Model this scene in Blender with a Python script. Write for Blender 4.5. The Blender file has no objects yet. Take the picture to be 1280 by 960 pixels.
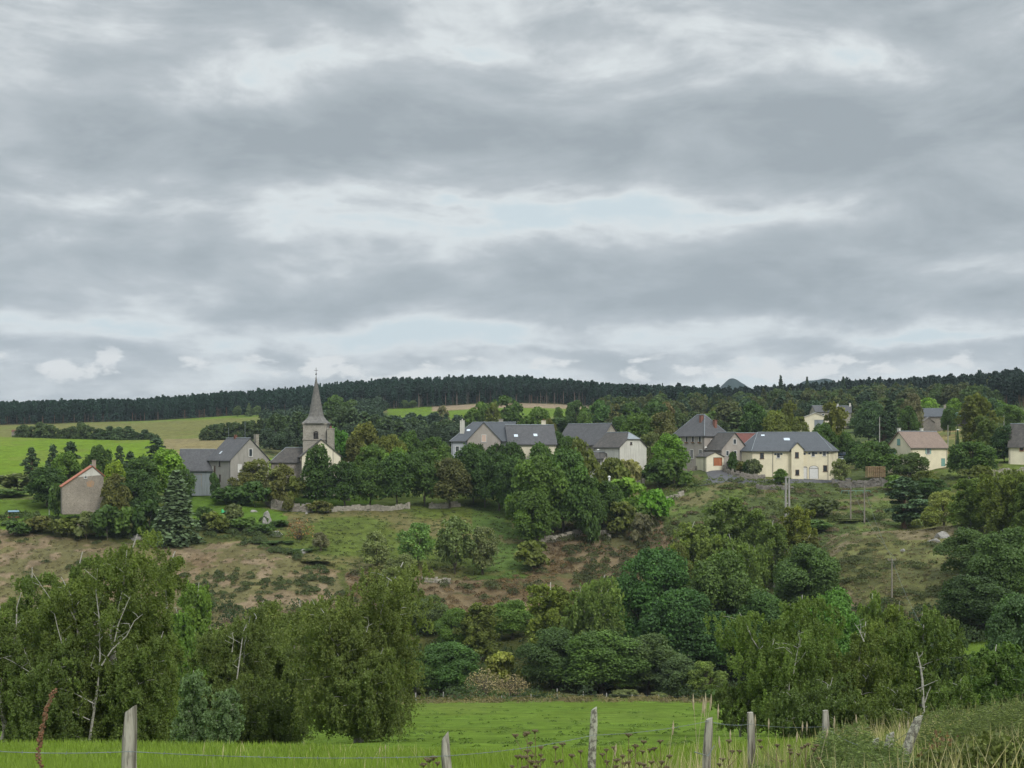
import bpy, bmesh, math, random
import numpy as np
from mathutils import Vector, Matrix

R = math.radians
F = 1778.0            # focal length in photo pixels (1280 wide): a 50 mm lens
HZ = 560.0            # the row of the eye level
S = bpy.context.scene
col = S.collection

# ------------------------------------------------------------------ camera
cam_d = bpy.data.cameras.new('camera')
cam = bpy.data.objects.new('camera', cam_d)
col.objects.link(cam)
cam_d.sensor_width = 36.0
cam_d.lens = 50.0
cam_d.shift_y = (HZ - 480.0) / 1280.0
cam_d.clip_start = 0.1
cam_d.clip_end = 40000.0
cam.location = (0, 0, 0)
cam.rotation_euler = (R(90), 0, 0)
S.camera = cam

# ------------------------------------------------------------------ world and sun
SUN_EL, SUN_AZ = 42.0, 150.0       # azimuth from +Y towards +X: the sun stands behind the viewer's right shoulder
world = bpy.data.worlds.new('World')
S.world = world
world.use_nodes = True

class NT:
    """tiny node-tree helper"""
    def __init__(s, nt):
        s.nt = nt
    def n(s, typ, **kw):
        nd = s.nt.nodes.new(typ)
        for k, v in kw.items():
            setattr(nd, k, v)
        return nd
    def link(s, a, b):
        s.nt.links.new(a, b)
    def put(s, sock, v):
        if hasattr(v, 'links') or isinstance(v, bpy.types.NodeSocket):
            s.nt.links.new(v, sock)
        else:
            sock.default_value = v
    def m(s, op, a, b=None, c=None, clamp=False):
        nd = s.n('ShaderNodeMath', operation=op)
        nd.use_clamp = clamp
        s.put(nd.inputs[0], a)
        if b is not None: s.put(nd.inputs[1], b)
        if c is not None: s.put(nd.inputs[2], c)
        return nd.outputs[0]
    def mix(s, f, a, b, mode='MIX'):
        nd = s.n('ShaderNodeMix', data_type='RGBA', blend_type=mode)
        s.put(nd.inputs[0], f)
        s.put(nd.inputs[6], a if not isinstance(a, tuple) else (*a[:3], 1))
        s.put(nd.inputs[7], b if not isinstance(b, tuple) else (*b[:3], 1))
        return nd.outputs[2]
    def noise(s, vec, scale, detail=4, rough=0.55, dist=0.0):
        nd = s.n('ShaderNodeTexNoise')
        if vec is not None: s.link(vec, nd.inputs['Vector'])
        nd.inputs['Scale'].default_value = scale
        nd.inputs['Detail'].default_value = detail
        nd.inputs['Roughness'].default_value = rough
        nd.inputs['Distortion'].default_value = dist
        return nd.outputs['Fac']
    def ramp(s, f, stops, interp='LINEAR'):
        nd = s.n('ShaderNodeValToRGB')
        nd.color_ramp.interpolation = interp
        el = nd.color_ramp.elements
        while len(el) < len(stops): el.new(0.5)
        for e, (p, c) in zip(el, stops):
            e.position = p
            e.color = (c, c, c, 1) if not isinstance(c, tuple) else (*c[:3], 1)
        s.link(f, nd.inputs[0])
        return nd.outputs[0]
    def mapping(s, vec, scale=(1, 1, 1), loc=(0, 0, 0)):
        nd = s.n('ShaderNodeMapping')
        s.link(vec, nd.inputs[0])
        nd.inputs['Scale'].default_value = scale
        nd.inputs['Location'].default_value = loc
        return nd.outputs[0]

def build_world():
    w = NT(world.node_tree)
    world.node_tree.nodes.clear()
    tc = w.n('ShaderNodeTexCoord')
    sep = w.n('ShaderNodeSeparateXYZ'); w.link(tc.outputs['Generated'], sep.inputs[0])
    x, y, z = sep.outputs
    az = w.m('ARCTAN2', x, y)
    zc = w.m('MAXIMUM', z, -0.03)
    el = w.m('ARCSINE', zc)
    # cloud deck seen in perspective: direction projected onto a flat layer
    den = w.m('ADD', w.m('MAXIMUM', z, 0.0), 0.11)
    cx = w.m('DIVIDE', x, den); cy = w.m('DIVIDE', y, den)
    cmb = w.n('ShaderNodeCombineXYZ'); w.link(cx, cmb.inputs[0]); w.link(cy, cmb.inputs[1]); cmb.inputs[2].default_value = 3.7
    pv = w.mapping(cmb.outputs[0], (0.85, 1.0, 1.0), (5.3, 1.9, 0))
    big = w.noise(pv, 0.55, 3, 0.5, 0.4)
    mid = w.noise(pv, 1.6, 7, 0.60, 0.4)
    # angular noise: lumps that keep their shape towards the horizon
    ca = w.n('ShaderNodeCombineXYZ'); w.link(az, ca.inputs[0]); w.link(el, ca.inputs[1])
    lump = w.noise(w.mapping(ca.outputs[0], (7.0, 19.0, 1.0), (3.7, 8.3, 0)), 1.0, 7, 0.58, 0.35)
    puff = w.noise(w.mapping(ca.outputs[0], (20.0, 42.0, 1.0), (2.7, 4.3, 0)), 1.0, 6, 0.60, 0.3)
    d = w.m('MULTIPLY', big, 0.20)
    d = w.m('ADD', d, w.m('MULTIPLY', mid, 0.20))
    d = w.m('ADD', d, w.m('MULTIPLY', lump, 0.78))
    d = w.m('ADD', d, w.m('MULTIPLY', puff, 0.20))
    wv = w.mapping(ca.outputs[0], (7.0, 16.0, 1.0), (1.1, 7.9, 0))
    wnd = w.n('ShaderNodeTexNoise'); w.link(wv, wnd.inputs['Vector']); wnd.inputs['Scale'].default_value = 1.0; wnd.inputs['Detail'].default_value = 5; wnd.inputs['Roughness'].default_value = .6
    wsp = w.n('ShaderNodeSeparateColor'); w.link(wnd.outputs['Color'], wsp.inputs[0])
    az_w = w.m('ADD', az, w.m('MULTIPLY', w.m('SUBTRACT', wsp.outputs[0], .5), .22)); el_w = w.m('ADD', el, w.m('MULTIPLY', w.m('SUBTRACT', wsp.outputs[1], .5), .060))
    # banks of cloud (+ thicker, - thinner); place and size in radians of azimuth and elevation
    blobs = [(-13, 12.3, 16, 1.6, .13), (6, 11.6, 15, 1.9, .07), (-17, 7.4, 5.5, .85, .17), (-9, 7.9, 4.0, .45, .06), (-4.5, 6.2, 6.0, .75, .12), (7.5, 6.7, 6.5, .95, .15),
             (8, 5.3, 5, .5, .10), (17, 8.6, 5, .9, .10), (-16, 4.6, 6, .6, .05), (16, 5.8, 5, .5, .10), (15, 12, 6, 1.5, .07), (-16, 2.9, 5, .3, .03),
             (-14, 9.9, 9, .55, -.10), (-1.5, 8.6, 6.0, .9, -.17), (0, 7.4, 4.0, .5, -.05), (9, 8.9, 5, .45, -.12), (15, 7.3, 4, .4, -.10), (1, 15.6, 5, .6, -.05),
             (-14, 14.6, 7, .7, -.05), (10, 16.5, 7, .8, .05), (-8, 17, 7, .9, .06), (0, 4.5, 40, .45, -.12), (2, 3.85, 4, .16, -.10), (17, 4.2, 3, .25, -.12), (6, 3.6, 10, .25, .05), (0, 2.7, 40, .5, -.07), (-15, 3.6, 6, .3, .07)]
    for (a, e, sa, se, amp) in blobs:
        da = w.m('DIVIDE', w.m('SUBTRACT', az_w, R(a)), R(sa))
        de = w.m('DIVIDE', w.m('SUBTRACT', el_w, R(e)), R(se))
        q = w.m('ADD', w.m('MULTIPLY', da, da), w.m('MULTIPLY', de, de))
        g = w.m('MULTIPLY', w.m('EXPONENT', w.m('MULTIPLY', q, -0.6)), amp)
        d = w.m('ADD', d, g)
    cloud = w.ramp(d, [(0.51, (.620, .705, .735)), (0.585, (.690, .732, .742)), (0.635, (.590, .628, .646)), (0.70, (.470, .510, .535)), (0.775, (.405, .448, .474)), (0.90, (.325, .366, .392))])
    # small bright cumulus standing on the horizon
    cn = w.noise(w.mapping(ca.outputs[0], (26.0, 58.0, 1.0), (1.9, 6.6, 0)), 1.0, 6, 0.55, 0.2)
    band = w.m('MULTIPLY', w.ramp(w.m('MULTIPLY', el, 10.0), [(.30, 0.0), (.52, 1.0), (.62, 1.0), (.78, 0.0)]), 1.0)
    cum = w.ramp(w.m('ADD', w.m('MULTIPLY', cn, .8), w.m('MULTIPLY', band, .20)), [(.60, 0.0), (.66, 1.0)])
    cum = w.m('MULTIPLY', cum, band)
    cloud = w.mix(cum, cloud, (.74, .755, .75))
    # brighter towards the zenith, as an overcast sky is
    up = w.n('ShaderNodeMapRange'); up.interpolation_type = 'SMOOTHSTEP'
    w.link(z, up.inputs[0]); up.inputs[1].default_value = .32; up.inputs[2].default_value = .9
    up.inputs[3].default_value = 1.0; up.inputs[4].default_value = 3.1
    up2 = w.mix(1.0, cloud, (1, 1, 1), 'MULTIPLY')
    vm = w.n('ShaderNodeVectorMath', operation='SCALE'); w.link(up2, vm.inputs[0]); w.link(up.outputs[0], vm.inputs['Scale'])
    sky = w.n('ShaderNodeTexSky'); sky.sky_type = 'NISHITA'; sky.sun_disc = False
    sky.sun_elevation = R(SUN_EL); sky.sun_rotation = R(SUN_AZ); sky.altitude = 1100; sky.dust_density = 2.0
    bg1 = w.n('ShaderNodeBackground'); w.link(sky.outputs[0], bg1.inputs[0]); bg1.inputs[1].default_value = 0.06
    bg2 = w.n('ShaderNodeBackground'); w.link(vm.outputs[0], bg2.inputs[0]); bg2.inputs[1].default_value = 0.80
    thin = w.ramp(d, [(0.48, .90), (0.57, .97)])
    mx = w.n('ShaderNodeMixShader'); w.link(thin, mx.inputs[0]); w.link(bg1.outputs[0], mx.inputs[1]); w.link(bg2.outputs[0], mx.inputs[2])
    out = w.n('ShaderNodeOutputWorld'); w.link(mx.outputs[0], out.inputs[0])
build_world()

sl = bpy.data.lights.new('sun', 'SUN')
sl.energy = 1.5
sl.angle = R(14)
sl.color = (1.0, 0.96, 0.90)
sun = bpy.data.objects.new('sun', sl)
col.objects.link(sun)
_sd = Vector((math.sin(R(SUN_AZ)) * math.cos(R(SUN_EL)), math.cos(R(SUN_AZ)) * math.cos(R(SUN_EL)), math.sin(R(SUN_EL))))
sun.rotation_euler = _sd.to_track_quat('Z', 'Y').to_euler()

S.view_settings.view_transform = 'Standard'
S.view_settings.look = 'None'
S.view_settings.gamma = 1.0
S.view_settings.exposure = 0.42
S.view_settings.use_curve_mapping = False
S.render.engine = 'CYCLES'
cy = S.cycles
cy.max_bounces = 4; cy.diffuse_bounces = 2; cy.glossy_bounces = 2; cy.transmission_bounces = 3; cy.volume_bounces = 0; cy.transparent_max_bounces = 4
cy.caustics_reflective = False; cy.caustics_refractive = False
cy.use_denoising = True
try: cy.denoiser = 'OPENIMAGEDENOISE'
except Exception: pass
cy.use_adaptive_sampling = True; cy.adaptive_threshold = 0.02

# ------------------------------------------------------------------ helpers
def tag(o, label=None, cat=None, group=None, kind=None):
    if label: o['label'] = label
    if cat: o['category'] = cat
    if group: o['group'] = group
    if kind: o['kind'] = kind
    return o

def empty(name, loc, rz=0, label=None, cat=None, group=None):
    o = bpy.data.objects.new(name, None)
    o.empty_display_size = .5
    col.objects.link(o)
    o.location = loc; o.rotation_euler = (0, 0, rz)
    return tag(o, label, cat, group)

def link(name, me, parent=None, loc=None):
    o = bpy.data.objects.new(name, me)
    col.objects.link(o)
    if parent is not None: o.parent = parent
    if loc is not None: o.location = loc
    return o

class MB:
    """collects boxes, tubes and polygons, becomes ONE mesh object"""
    def __init__(s):
        s.v, s.f, s.mi = [], [], []
    def poly(s, pts, mi=0):
        b = len(s.v); s.v += [tuple(p) for p in pts]; s.f.append(tuple(range(b, b + len(pts)))); s.mi.append(mi)
        return s
    def box(s, c, size, rz=0.0, mi=0, tilt=None, taper=1.0):
        hx, hy, hz = size[0] / 2, size[1] / 2, size[2] / 2
        M = Matrix.Rotation(rz, 3, 'Z')
        if tilt is not None: M = M @ Matrix.Rotation(tilt[1], 3, tilt[0])
        b = len(s.v)
        for dz in (-1, 1):
            k = taper if dz > 0 else 1.0
            for dx, dy in ((-1, -1), (1, -1), (1, 1), (-1, 1)):
                p = M @ Vector((dx * hx * k, dy * hy * k, dz * hz))
                s.v.append((c[0] + p.x, c[1] + p.y, c[2] + p.z))
        for q in ((0, 3, 2, 1), (4, 5, 6, 7), (0, 1, 5, 4), (1, 2, 6, 5), (2, 3, 7, 6), (3, 0, 4, 7)):
            s.f.append(tuple(b + i for i in q)); s.mi.append(mi)
        return s
    def tube(s, pts, rad, n=6, mi=0, cap=True):
        pts = [Vector(p) for p in pts]
        if not isinstance(rad, (list, tuple, np.ndarray)): rad = [rad] * len(pts)
        b = len(s.v)
        for i, p in enumerate(pts):
            t = (pts[min(i + 1, len(pts) - 1)] - pts[max(i - 1, 0)])
            t = t.normalized() if t.length > 1e-9 else Vector((0, 0, 1))
            a = t.cross(Vector((0, 0, 1)))
            if a.length < .05: a = t.cross(Vector((1, 0, 0)))
            a.normalize(); c = t.cross(a)
            for k in range(n):
                th = 2 * math.pi * k / n
                q = p + (a * math.cos(th) + c * math.sin(th)) * float(rad[i])
                s.v.append(tuple(q))
        for i in range(len(pts) - 1):
            for k in range(n):
                k2 = (k + 1) % n
                s.f.append((b + i * n + k, b + i * n + k2, b + (i + 1) * n + k2, b + (i + 1) * n + k)); s.mi.append(mi)
        if cap:
            s.f.append(tuple(b + k for k in range(n))[::-1]); s.mi.append(mi)
            s.f.append(tuple(b + (len(pts) - 1) * n + k for k in range(n))); s.mi.append(mi)
        return s
    def prism(s, poly, z0, z1, mi=0):
        n = len(poly)
        a = [(p[0], p[1], z0) for p in poly]; c = [(p[0], p[1], z1) for p in poly]
        s.poly(a[::-1], mi); s.poly(c, mi)
        for i in range(n):
            j = (i + 1) % n
            s.poly([a[i], a[j], c[j], c[i]], mi)
        return s
    def mesh(s, name, mats):
        me = bpy.data.meshes.new(name)
        me.from_pydata(s.v, [], s.f)
        for m in (mats if isinstance(mats, (list, tuple)) else [mats]): me.materials.append(m)
        me.polygons.foreach_set('material_index', s.mi)
        bm = bmesh.new(); bm.from_mesh(me)
        bmesh.ops.remove_doubles(bm, verts=bm.verts, dist=1e-4)
        bmesh.ops.recalc_face_normals(bm, faces=bm.faces)
        bm.to_mesh(me); bm.free()
        return me
    def build(s, name, mats, parent=None, loc=None):
        return link(name, s.mesh(name, mats), parent, loc)

def np_mesh(name, V, Q, mat, tint=None, smooth=False):
    """mesh from numpy vertices and quads/tris, with a face attribute 'tint'"""
    me = bpy.data.meshes.new(name)
    k = Q.shape[1]; nf = len(Q)
    me.vertices.add(len(V)); me.vertices.foreach_set('co', np.ascontiguousarray(V, dtype=np.float32).ravel())
    me.loops.add(nf * k); me.loops.foreach_set('vertex_index', np.ascontiguousarray(Q, dtype=np.int32).ravel())
    me.polygons.add(nf)
    me.polygons.foreach_set('loop_start', np.arange(0, nf * k, k, dtype=np.int32))
    me.polygons.foreach_set('loop_total', np.full(nf, k, dtype=np.int32))
    if smooth: me.polygons.foreach_set('use_smooth', np.ones(nf, dtype=bool))
    if tint is not None:
        at = me.attributes.new('tint', 'FLOAT', 'FACE')
        at.data.foreach_set('value', np.ascontiguousarray(tint, dtype=np.float32))
    me.update(calc_edges=True)
    if mat is not None: me.materials.append(mat)
    return me

# ------------------------------------------------------------------ value noise for terrain and scattering
_rs = np.random.RandomState(7)
_lat = _rs.rand(256, 256)
def vnoise(x, y):
    xi = np.floor(x).astype(int); yi = np.floor(y).astype(int)
    fx = x - xi; fy = y - yi
    fx = fx * fx * (3 - 2 * fx); fy = fy * fy * (3 - 2 * fy)
    a = _lat[xi % 256, yi % 256]; b = _lat[(xi + 1) % 256, yi % 256]
    c = _lat[xi % 256, (yi + 1) % 256]; d = _lat[(xi + 1) % 256, (yi + 1) % 256]
    return (a * (1 - fx) + b * fx) * (1 - fy) + (c * (1 - fx) + d * fx) * fy
def fbm(x, y, o=4):
    s = 0; a = .5; t = 0
    for i in range(o):
        s = s + a * vnoise(x * 2 ** i + 17.3 * i, y * 2 ** i + 5.1 * i); t += a; a *= .5
    return s / t

# ------------------------------------------------------------------ terrain: heights by distance along eleven bearings, given as where that ground lies below the eye
DS = [1.5, 6, 10, 15, 20, 30, 45, 60, 80, 110, 150, 200, 235, 250, 265, 285, 305, 330, 355, 380, 400, 430, 470, 520, 600, 700, 850, 1000, 1200, 1400, 2200, 3600, 4300, 5200, 16000]
TB = {
 -300: [2516, 1300, 1115, 1034, 1000, 970, 948, 937, 938, 945, 930, 905, 885, 868, 838, 795, 750, 692, 650, 624, 613, 605, 594, 580, 562, 550, 544, 536, 530, 536, 548, 550, 550, 556, 558],
 0:    [2516, 1300, 1115, 1034, 1000, 970, 948, 936, 938, 945, 930, 905, 885, 868, 838, 795, 750, 692, 650, 624, 613, 605, 592, 577, 559, 547, 541, 531, 526, 531, 545, 548, 548, 555, 558],
 160:  [2516, 1300, 1115, 1034, 1000, 970, 948, 936, 938, 945, 930, 905, 885, 866, 836, 790, 742, 690, 655, 630, 615, 606, 593, 580, 563, 551, 540, 527, 523, 528, 542, 548, 548, 555, 558],
 320:  [2516, 1300, 1115, 1034, 1000, 972, 950, 937, 938, 942, 925, 900, 882, 862, 832, 782, 737, 690, 655, 628, 611, 600, 588, 577, 562, 548, 533, 519, 511, 517, 540, 545, 545, 555, 558],
 480:  [2516, 1300, 1115, 1036, 1003, 974, 953, 943, 932, 921, 904, 887, 880, 866, 840, 790, 748, 700, 660, 634, 618, 605, 592, 580, 562, 545, 525, 510, 496, 502, 535, 545, 545, 555, 558],
 640:  [2516, 1300, 1115, 1038, 1006, 975, 955, 944, 932, 918, 900, 884, 876, 866, 843, 796, 755, 712, 670, 634, 612, 598, 586, 572, 552, 535, 518, 503, 492, 498, 530, 545, 545, 555, 558],
 800:  [2516, 1300, 1115, 1038, 1004, 973, 953, 942, 930, 917, 899, 884, 876, 870, 850, 806, 765, 722, 675, 628, 602, 590, 578, 565, 548, 533, 518, 509, 507, 512, 530, 540, 540, 555, 558],
 890:  [2516, 1300, 1108, 1030, 995, 966, 947, 938, 928, 917, 900, 885, 877, 871, 850, 806, 760, 710, 662, 611, 586, 577, 569, 561, 545, 530, 517, 514, 517, 521, 530, 540, 540, 555, 558],
 960:  [2516, 1300, 1100, 1022, 985, 958, 941, 933, 926, 917, 901, 887, 880, 872, 850, 806, 755, 700, 648, 609, 595, 585, 573, 560, 541, 526, 512, 510, 513, 517, 525, 540, 540, 555, 558],
 1060: [2516, 1300, 1095, 1012, 975, 946, 935, 938, 945, 945, 925, 890, 850, 815, 760, 700, 669, 666, 640, 614, 600, 588, 574, 558, 539, 524, 508, 502, 507, 512, 525, 540, 540, 555, 558],
 1130: [2516, 1300, 1090, 1005, 965, 938, 930, 935, 945, 945, 925, 890, 825, 780, 737, 690, 665, 665, 640, 610, 590, 579, 566, 552, 535, 520, 505, 500, 503, 507, 525, 540, 540, 555, 558],
 1200: [2516, 1300, 1085, 997, 955, 928, 919, 926, 938, 942, 925, 885, 805, 765, 725, 682, 657, 658, 632, 600, 583, 571, 556, 543, 528, 515, 500, 498, 502, 507, 525, 540, 540, 555, 558],
 1280: [2516, 1300, 1080, 985, 943, 917, 908, 916, 932, 940, 925, 880, 800, 760, 722, 680, 655, 655, 628, 596, 578, 567, 552, 539, 524, 508, 492, 494, 500, 506, 525, 540, 540, 555, 558],
 1600: [2516, 1300, 1075, 980, 938, 912, 905, 914, 930, 940, 925, 880, 800, 760, 722, 680, 655, 655, 628, 596, 578, 567, 552, 535, 518, 500, 484, 488, 496, 504, 525, 540, 540, 555, 558],
}
_px = np.array(sorted(TB)); _tab = np.array([TB[p] for p in _px], float); _ld = np.log(np.array(DS))

def grow(px, d):
    """row at which the bare ground at bearing px and distance d appears (vectorised)"""
    px = np.asarray(px, float); d = np.asarray(d, float)
    ld = np.log(d)
    i = np.clip(np.searchsorted(_px, px) - 1, 0, len(_px) - 2)
    t = np.clip((px - _px[i]) / (_px[i + 1] - _px[i]), 0, 1); t = t * t * (3 - 2 * t) * .5 + t * .5
    j = np.clip(np.searchsorted(_ld, ld) - 1, 0, len(_ld) - 2)
    u = np.clip((ld - _ld[j]) / (_ld[j + 1] - _ld[j]), 0, 1)
    # heights are interpolated as heights
    za = (_tab[i, j] - HZ) * np.exp(_ld[j]); zb = (_tab[i, j + 1] - HZ) * np.exp(_ld[j + 1])
    zc = (_tab[i + 1, j] - HZ) * np.exp(_ld[j]); zd = (_tab[i + 1, j + 1] - HZ) * np.exp(_ld[j + 1])
    dd = np.exp(_ld[j + 1]) - np.exp(_ld[j]); uu = np.clip((d - np.exp(_ld[j])) / dd, 0, 1)
    z = (za * (1 - uu) + zb * uu) * (1 - t) + (zc * (1 - uu) + zd * uu) * t
    return HZ + z / d

def hills(px, d):
    """far blue hills, metres above the general ground, at about 4 km"""
    h = 26 * np.exp(-((px - 914) / 15.0) ** 2) + 78 * np.exp(-((px - 920) / 60.0) ** 2) + 64 * np.exp(-((px - 1022) / 34.0) ** 4)
    h = h + 52 * np.exp(-((px - 1100) / 120.0) ** 2)
    w = np.exp(-((d - 4000) / 420.0) ** 2)
    return h * w * (1 + .12 * (fbm(px * .06, d * .002) - .5)) + 45 * w

def ground_z(X, Y):
    X = np.asarray(X, float); Y = np.asarray(Y, float)
    d = np.maximum(Y, 1.5)
    px = 640 + F * X / d
    z = -(grow(px, d) - HZ) * d / F
    amp = np.clip((d - 12) / 60, 0.03, 1) * np.where((d > 236) & (d < 395), .9, .28)
    z = z + amp * (fbm(X * .11 + 40, Y * .11 + 9, 4) - .5) * 1.4
    return z + hills(px, d)

def gz(px, d):
    return float(ground_z((px - 640) / F * d, d))

def P(px, row, d):
    return Vector(((px - 640) / F * d, d, (HZ - row) / F * d))

def d_at(px, row, dmin=240, dmax=450):
    dd = np.linspace(dmin, dmax, 160)
    z = ground_z((px - 640) / F * dd, dd)
    rr = HZ - z * F / dd
    k = np.nonzero(rr <= row)[0]
    return float(dd[k[0]]) if len(k) else float(dmax)

def inside(px, row, poly):
    px = np.asarray(px); row = np.asarray(row)
    r = np.zeros(np.broadcast(px, row).shape, bool)
    n = len(poly)
    for i in range(n):
        x1, y1 = poly[i]; x2, y2 = poly[(i + 1) % n]
        c = ((y1 > row) != (y2 > row)) & (px < (x2 - x1) * (row - y1) / ((y2 - y1) or 1e-9) + x1)
        r ^= c
    return r

# ------------------------------------------------------------------ ground sheet with its land cover
Z_HEATH = [(-120, 655), (40, 664), (110, 678), (215, 685), (330, 672), (352, 694), (420, 705), (430, 765), (300, 800), (-120, 800)]
Z_PADDOCK = [(345, 640), (400, 640), (470, 636), (575, 625), (640, 625), (690, 690), (660, 725), (560, 735), (480, 725), (430, 716), (372, 700), (350, 680)]
Z_BRACKEN = [(430, 716), (560, 728), (655, 722), (672, 690), (690, 645), (770, 640), (850, 655), (850, 700), (740, 760), (690, 790), (500, 790), (440, 760)]
Z_LAWN = [(-60, 618), (60, 630), (120, 645), (0, 662), (-80, 660)]
Z_GREEN = [(215, 608), (300, 618), (345, 640), (470, 634), (470, 622), (345, 615), (360, 660), (330, 668), (250, 650), (210, 632)]
Z_RIGHT = [(820, 575), (1190, 575), (1190, 650), (1060, 672), (1020, 700), (850, 700), (820, 640)]
Z_KNOLL = [(1035, 672), (1200, 655), (1260, 700), (1230, 800), (1060, 800), (1030, 720)]
def terrain():
    s = np.concatenate([np.linspace(-2600, -220, 50)[:-1], np.linspace(-220, 1500, 620), np.linspace(1500, 3900, 50)[1:]])
    d = np.concatenate([np.geomspace(1.0, 90, 70)[:-1], np.linspace(90, 236, 60)[:-1], np.linspace(236, 450, 260)[:-1], np.geomspace(450, 1500, 120)[:-1], np.geomspace(1500, 16000, 50)])
    PX, D = np.meshgrid(s, d)
    X = (PX - 640) / F * D; Y = D
    Z = ground_z(X, Y)
    near = D < 1.6
    ROW = HZ - Z * F / D
    n0, n1 = Z.shape
    C = np.zeros(Z.shape + (3,)); C[:] = (.060, .070, .024)
    n = fbm(X * .05, Y * .05, 4); nb = fbm(X * .22 + 9, Y * .22, 4); nc = fbm(X * .02 + 3, Y * .012 + 5, 3)
    def pnt(mask, c, k=None):
        c = np.array(c)
        if k is None: C[mask] = c
        else: C[mask] = C[mask] * (1 - k[mask][:, None]) + c * k[mask][:, None]
    jx = PX + (nb - .5) * 26; jr = ROW + (n - .5) * 16
    near_m = D < 238
    pnt(near_m, (.106, .168, .025))
    pnt(near_m & (D < 26), (.095, .125, .032))
    pnt(near_m & (D < 70) & (PX > 900), (.110, .135, .035))
    pnt(near_m & (nc > .55), (.128, .155, .038), np.clip((nc - .55) * 5, 0, 1))
    pnt((D > 233) & (D < 241) & (PX > 470) & (PX < 940), (.130, .110, .055), np.clip((nb - .25) * 2.4, 0, 1))
    slope = (D >= 238) & (D < 470)
    pnt(slope, (.070, .080, .026)); pnt(slope & (nb > .55), (.10, .105, .035))
    pnt(slope & (D > 372), (.110, .145, .036))
    pnt(slope & (D > 372) & (nb > .6), (.095, .105, .04))
    def zone(poly, c, lo=236, hi=450): 
        mk = inside(jx, jr, poly) & (D > lo) & (D < hi); pnt(mk, c); return mk
    m1 = zone(Z_HEATH, (.170, .130, .080)); pnt(m1 & (n > .52), (.122, .112, .052)); pnt(m1 & (nb > .62), (.195, .150, .095)); pnt(m1 & (nb < .34), (.12, .11, .05))
    m2 = zone(Z_PADDOCK, (.090, .118, .028)); pnt(m2, (.135, .115, .055), np.clip((n - .44) * 6, 0, .8)); pnt(m2 & (PX > 590) & (nb > .4), (.075, .115, .030))
    m3 = zone(Z_BRACKEN, (.122, .090, .050)); pnt(m3 & (nb > .5), (.092, .088, .040)); pnt(m3 & (n > .55), (.150, .115, .070))
    zone(Z_LAWN, (.085, .135, .022)); zone(Z_GREEN, (.082, .140, .022))
    m4 = zone(Z_RIGHT, (.092, .122, .036)); pnt(m4 & (nb > .56), (.125, .118, .055)); pnt(m4 & (n > .56), (.072, .092, .034))
    m5 = zone(Z_KNOLL, (.125, .130, .050), 236, 340); pnt(m5 & (nb > .5), (.085, .090, .038)); pnt(m5 & (n > .56), (.165, .140, .082))
    pnt((PX > 640) & (PX < 820) & (D > 362) & (D < 395), (.13, .13, .05))
    far = D >= 450
    pnt(far, (.075, .10, .034)); pnt(far & (nc > .55), (.13, .13, .055)); pnt(far & (nb > .62), (.05, .07, .028))
    # fields beyond the village
    pnt(far & (D < 712) & (PX < 240) , (.122, .190, .020)); pnt(far & (D < 712) & (PX < 240) & (nc > .55), (.132, .180, .028))
    pnt(far & (D < 545) & (PX > 225) & (PX < 345), (.120, .185, .022)); pnt(far & (D >= 545) & (D < 720) & (PX > 205) & (PX < 300) & (jr < 566), (.20, .170, .085))
    f2 = (D > 715) & (D < 1010) & (PX < 340 + (n - .5) * 30)
    pnt(f2, (.135, .152, .045)); pnt(f2 & (nc > .5), (.142, .145, .050)); pnt(f2 & (ROW < 529 - (PX - 60) * .037 + 2.0) & (PX > 150), (.112, .165, .028))
    f3 = (PX > 484) & (PX < 735) & (D > 760) & (D < 1000)
    pnt(f3, (.108, .165, .026)); pnt(f3 & (D > 925) & (PX > 540), (.235, .185, .125)); pnt(f3 & (D < 820) & (nb > .45), (.22, .20, .11))
    pnt((PX > 640) & (PX < 735) & (D > 600) & (D < 760), (.11, .15, .04)); pnt((PX > 680) & (PX < 960) & (D > 470) & (D < 620) & (nb > .42), (.16, .14, .08))
    pnt((PX > 1110) & (PX < 1215) & (D > 440) & (D < 640), (.115, .13, .045)); pnt((PX > 1110) & (PX < 1215) & (D > 440) & (D < 640) & (nb > .55), (.22, .18, .08))
    pnt((D > 1010) & (D < 2500), (.040, .050, .026)); pnt(D >= 2500, (.015, .030, .024))
    C *= (0.86 + .28 * fbm(X * .6, Y * .6, 3))[..., None]
    idx = np.arange(n0 * n1).reshape(n0, n1)
    Q = np.stack([idx[:-1, :-1], idx[:-1, 1:], idx[1:, 1:], idx[1:, :-1]], -1).reshape(-1, 4)
    V = np.stack([X, Y, Z], -1).reshape(-1, 3)
    # a plain apron behind the viewer closes the sheet
    me = np_mesh('ground', V, Q, None, smooth=True)
    at = me.color_attributes.new('cover', 'FLOAT_COLOR', 'POINT')
    at.data.foreach_set('color', np.concatenate([C, np.ones(Z.shape + (1,))], -1).astype(np.float32).ravel())
    m = bpy.data.materials.new('land_cover'); m.use_nodes = True
    nt = NT(m.node_tree); bs = m.node_tree.nodes['Principled BSDF']
    a = nt.n('ShaderNodeAttribute', attribute_name='cover'); tc = nt.n('ShaderNodeTexCoord')
    o = tc.outputs['Object']
    n1_ = nt.noise(o, .35, 6, .62); n2_ = nt.noise(o, 3.0, 5, .7); n3_ = nt.noise(o, .045, 5, .6)
    f = nt.ramp(n1_, [(.25, .55), (.5, 1.0), (.78, 1.40)]); c = nt.mix(1.0, a.outputs['Color'], f, 'MULTIPLY')
    f = nt.ramp(n2_, [(.3, .62), (.5, 1.0), (.7, 1.36)]); c = nt.mix(.8, c, f, 'MULTIPLY')
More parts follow.
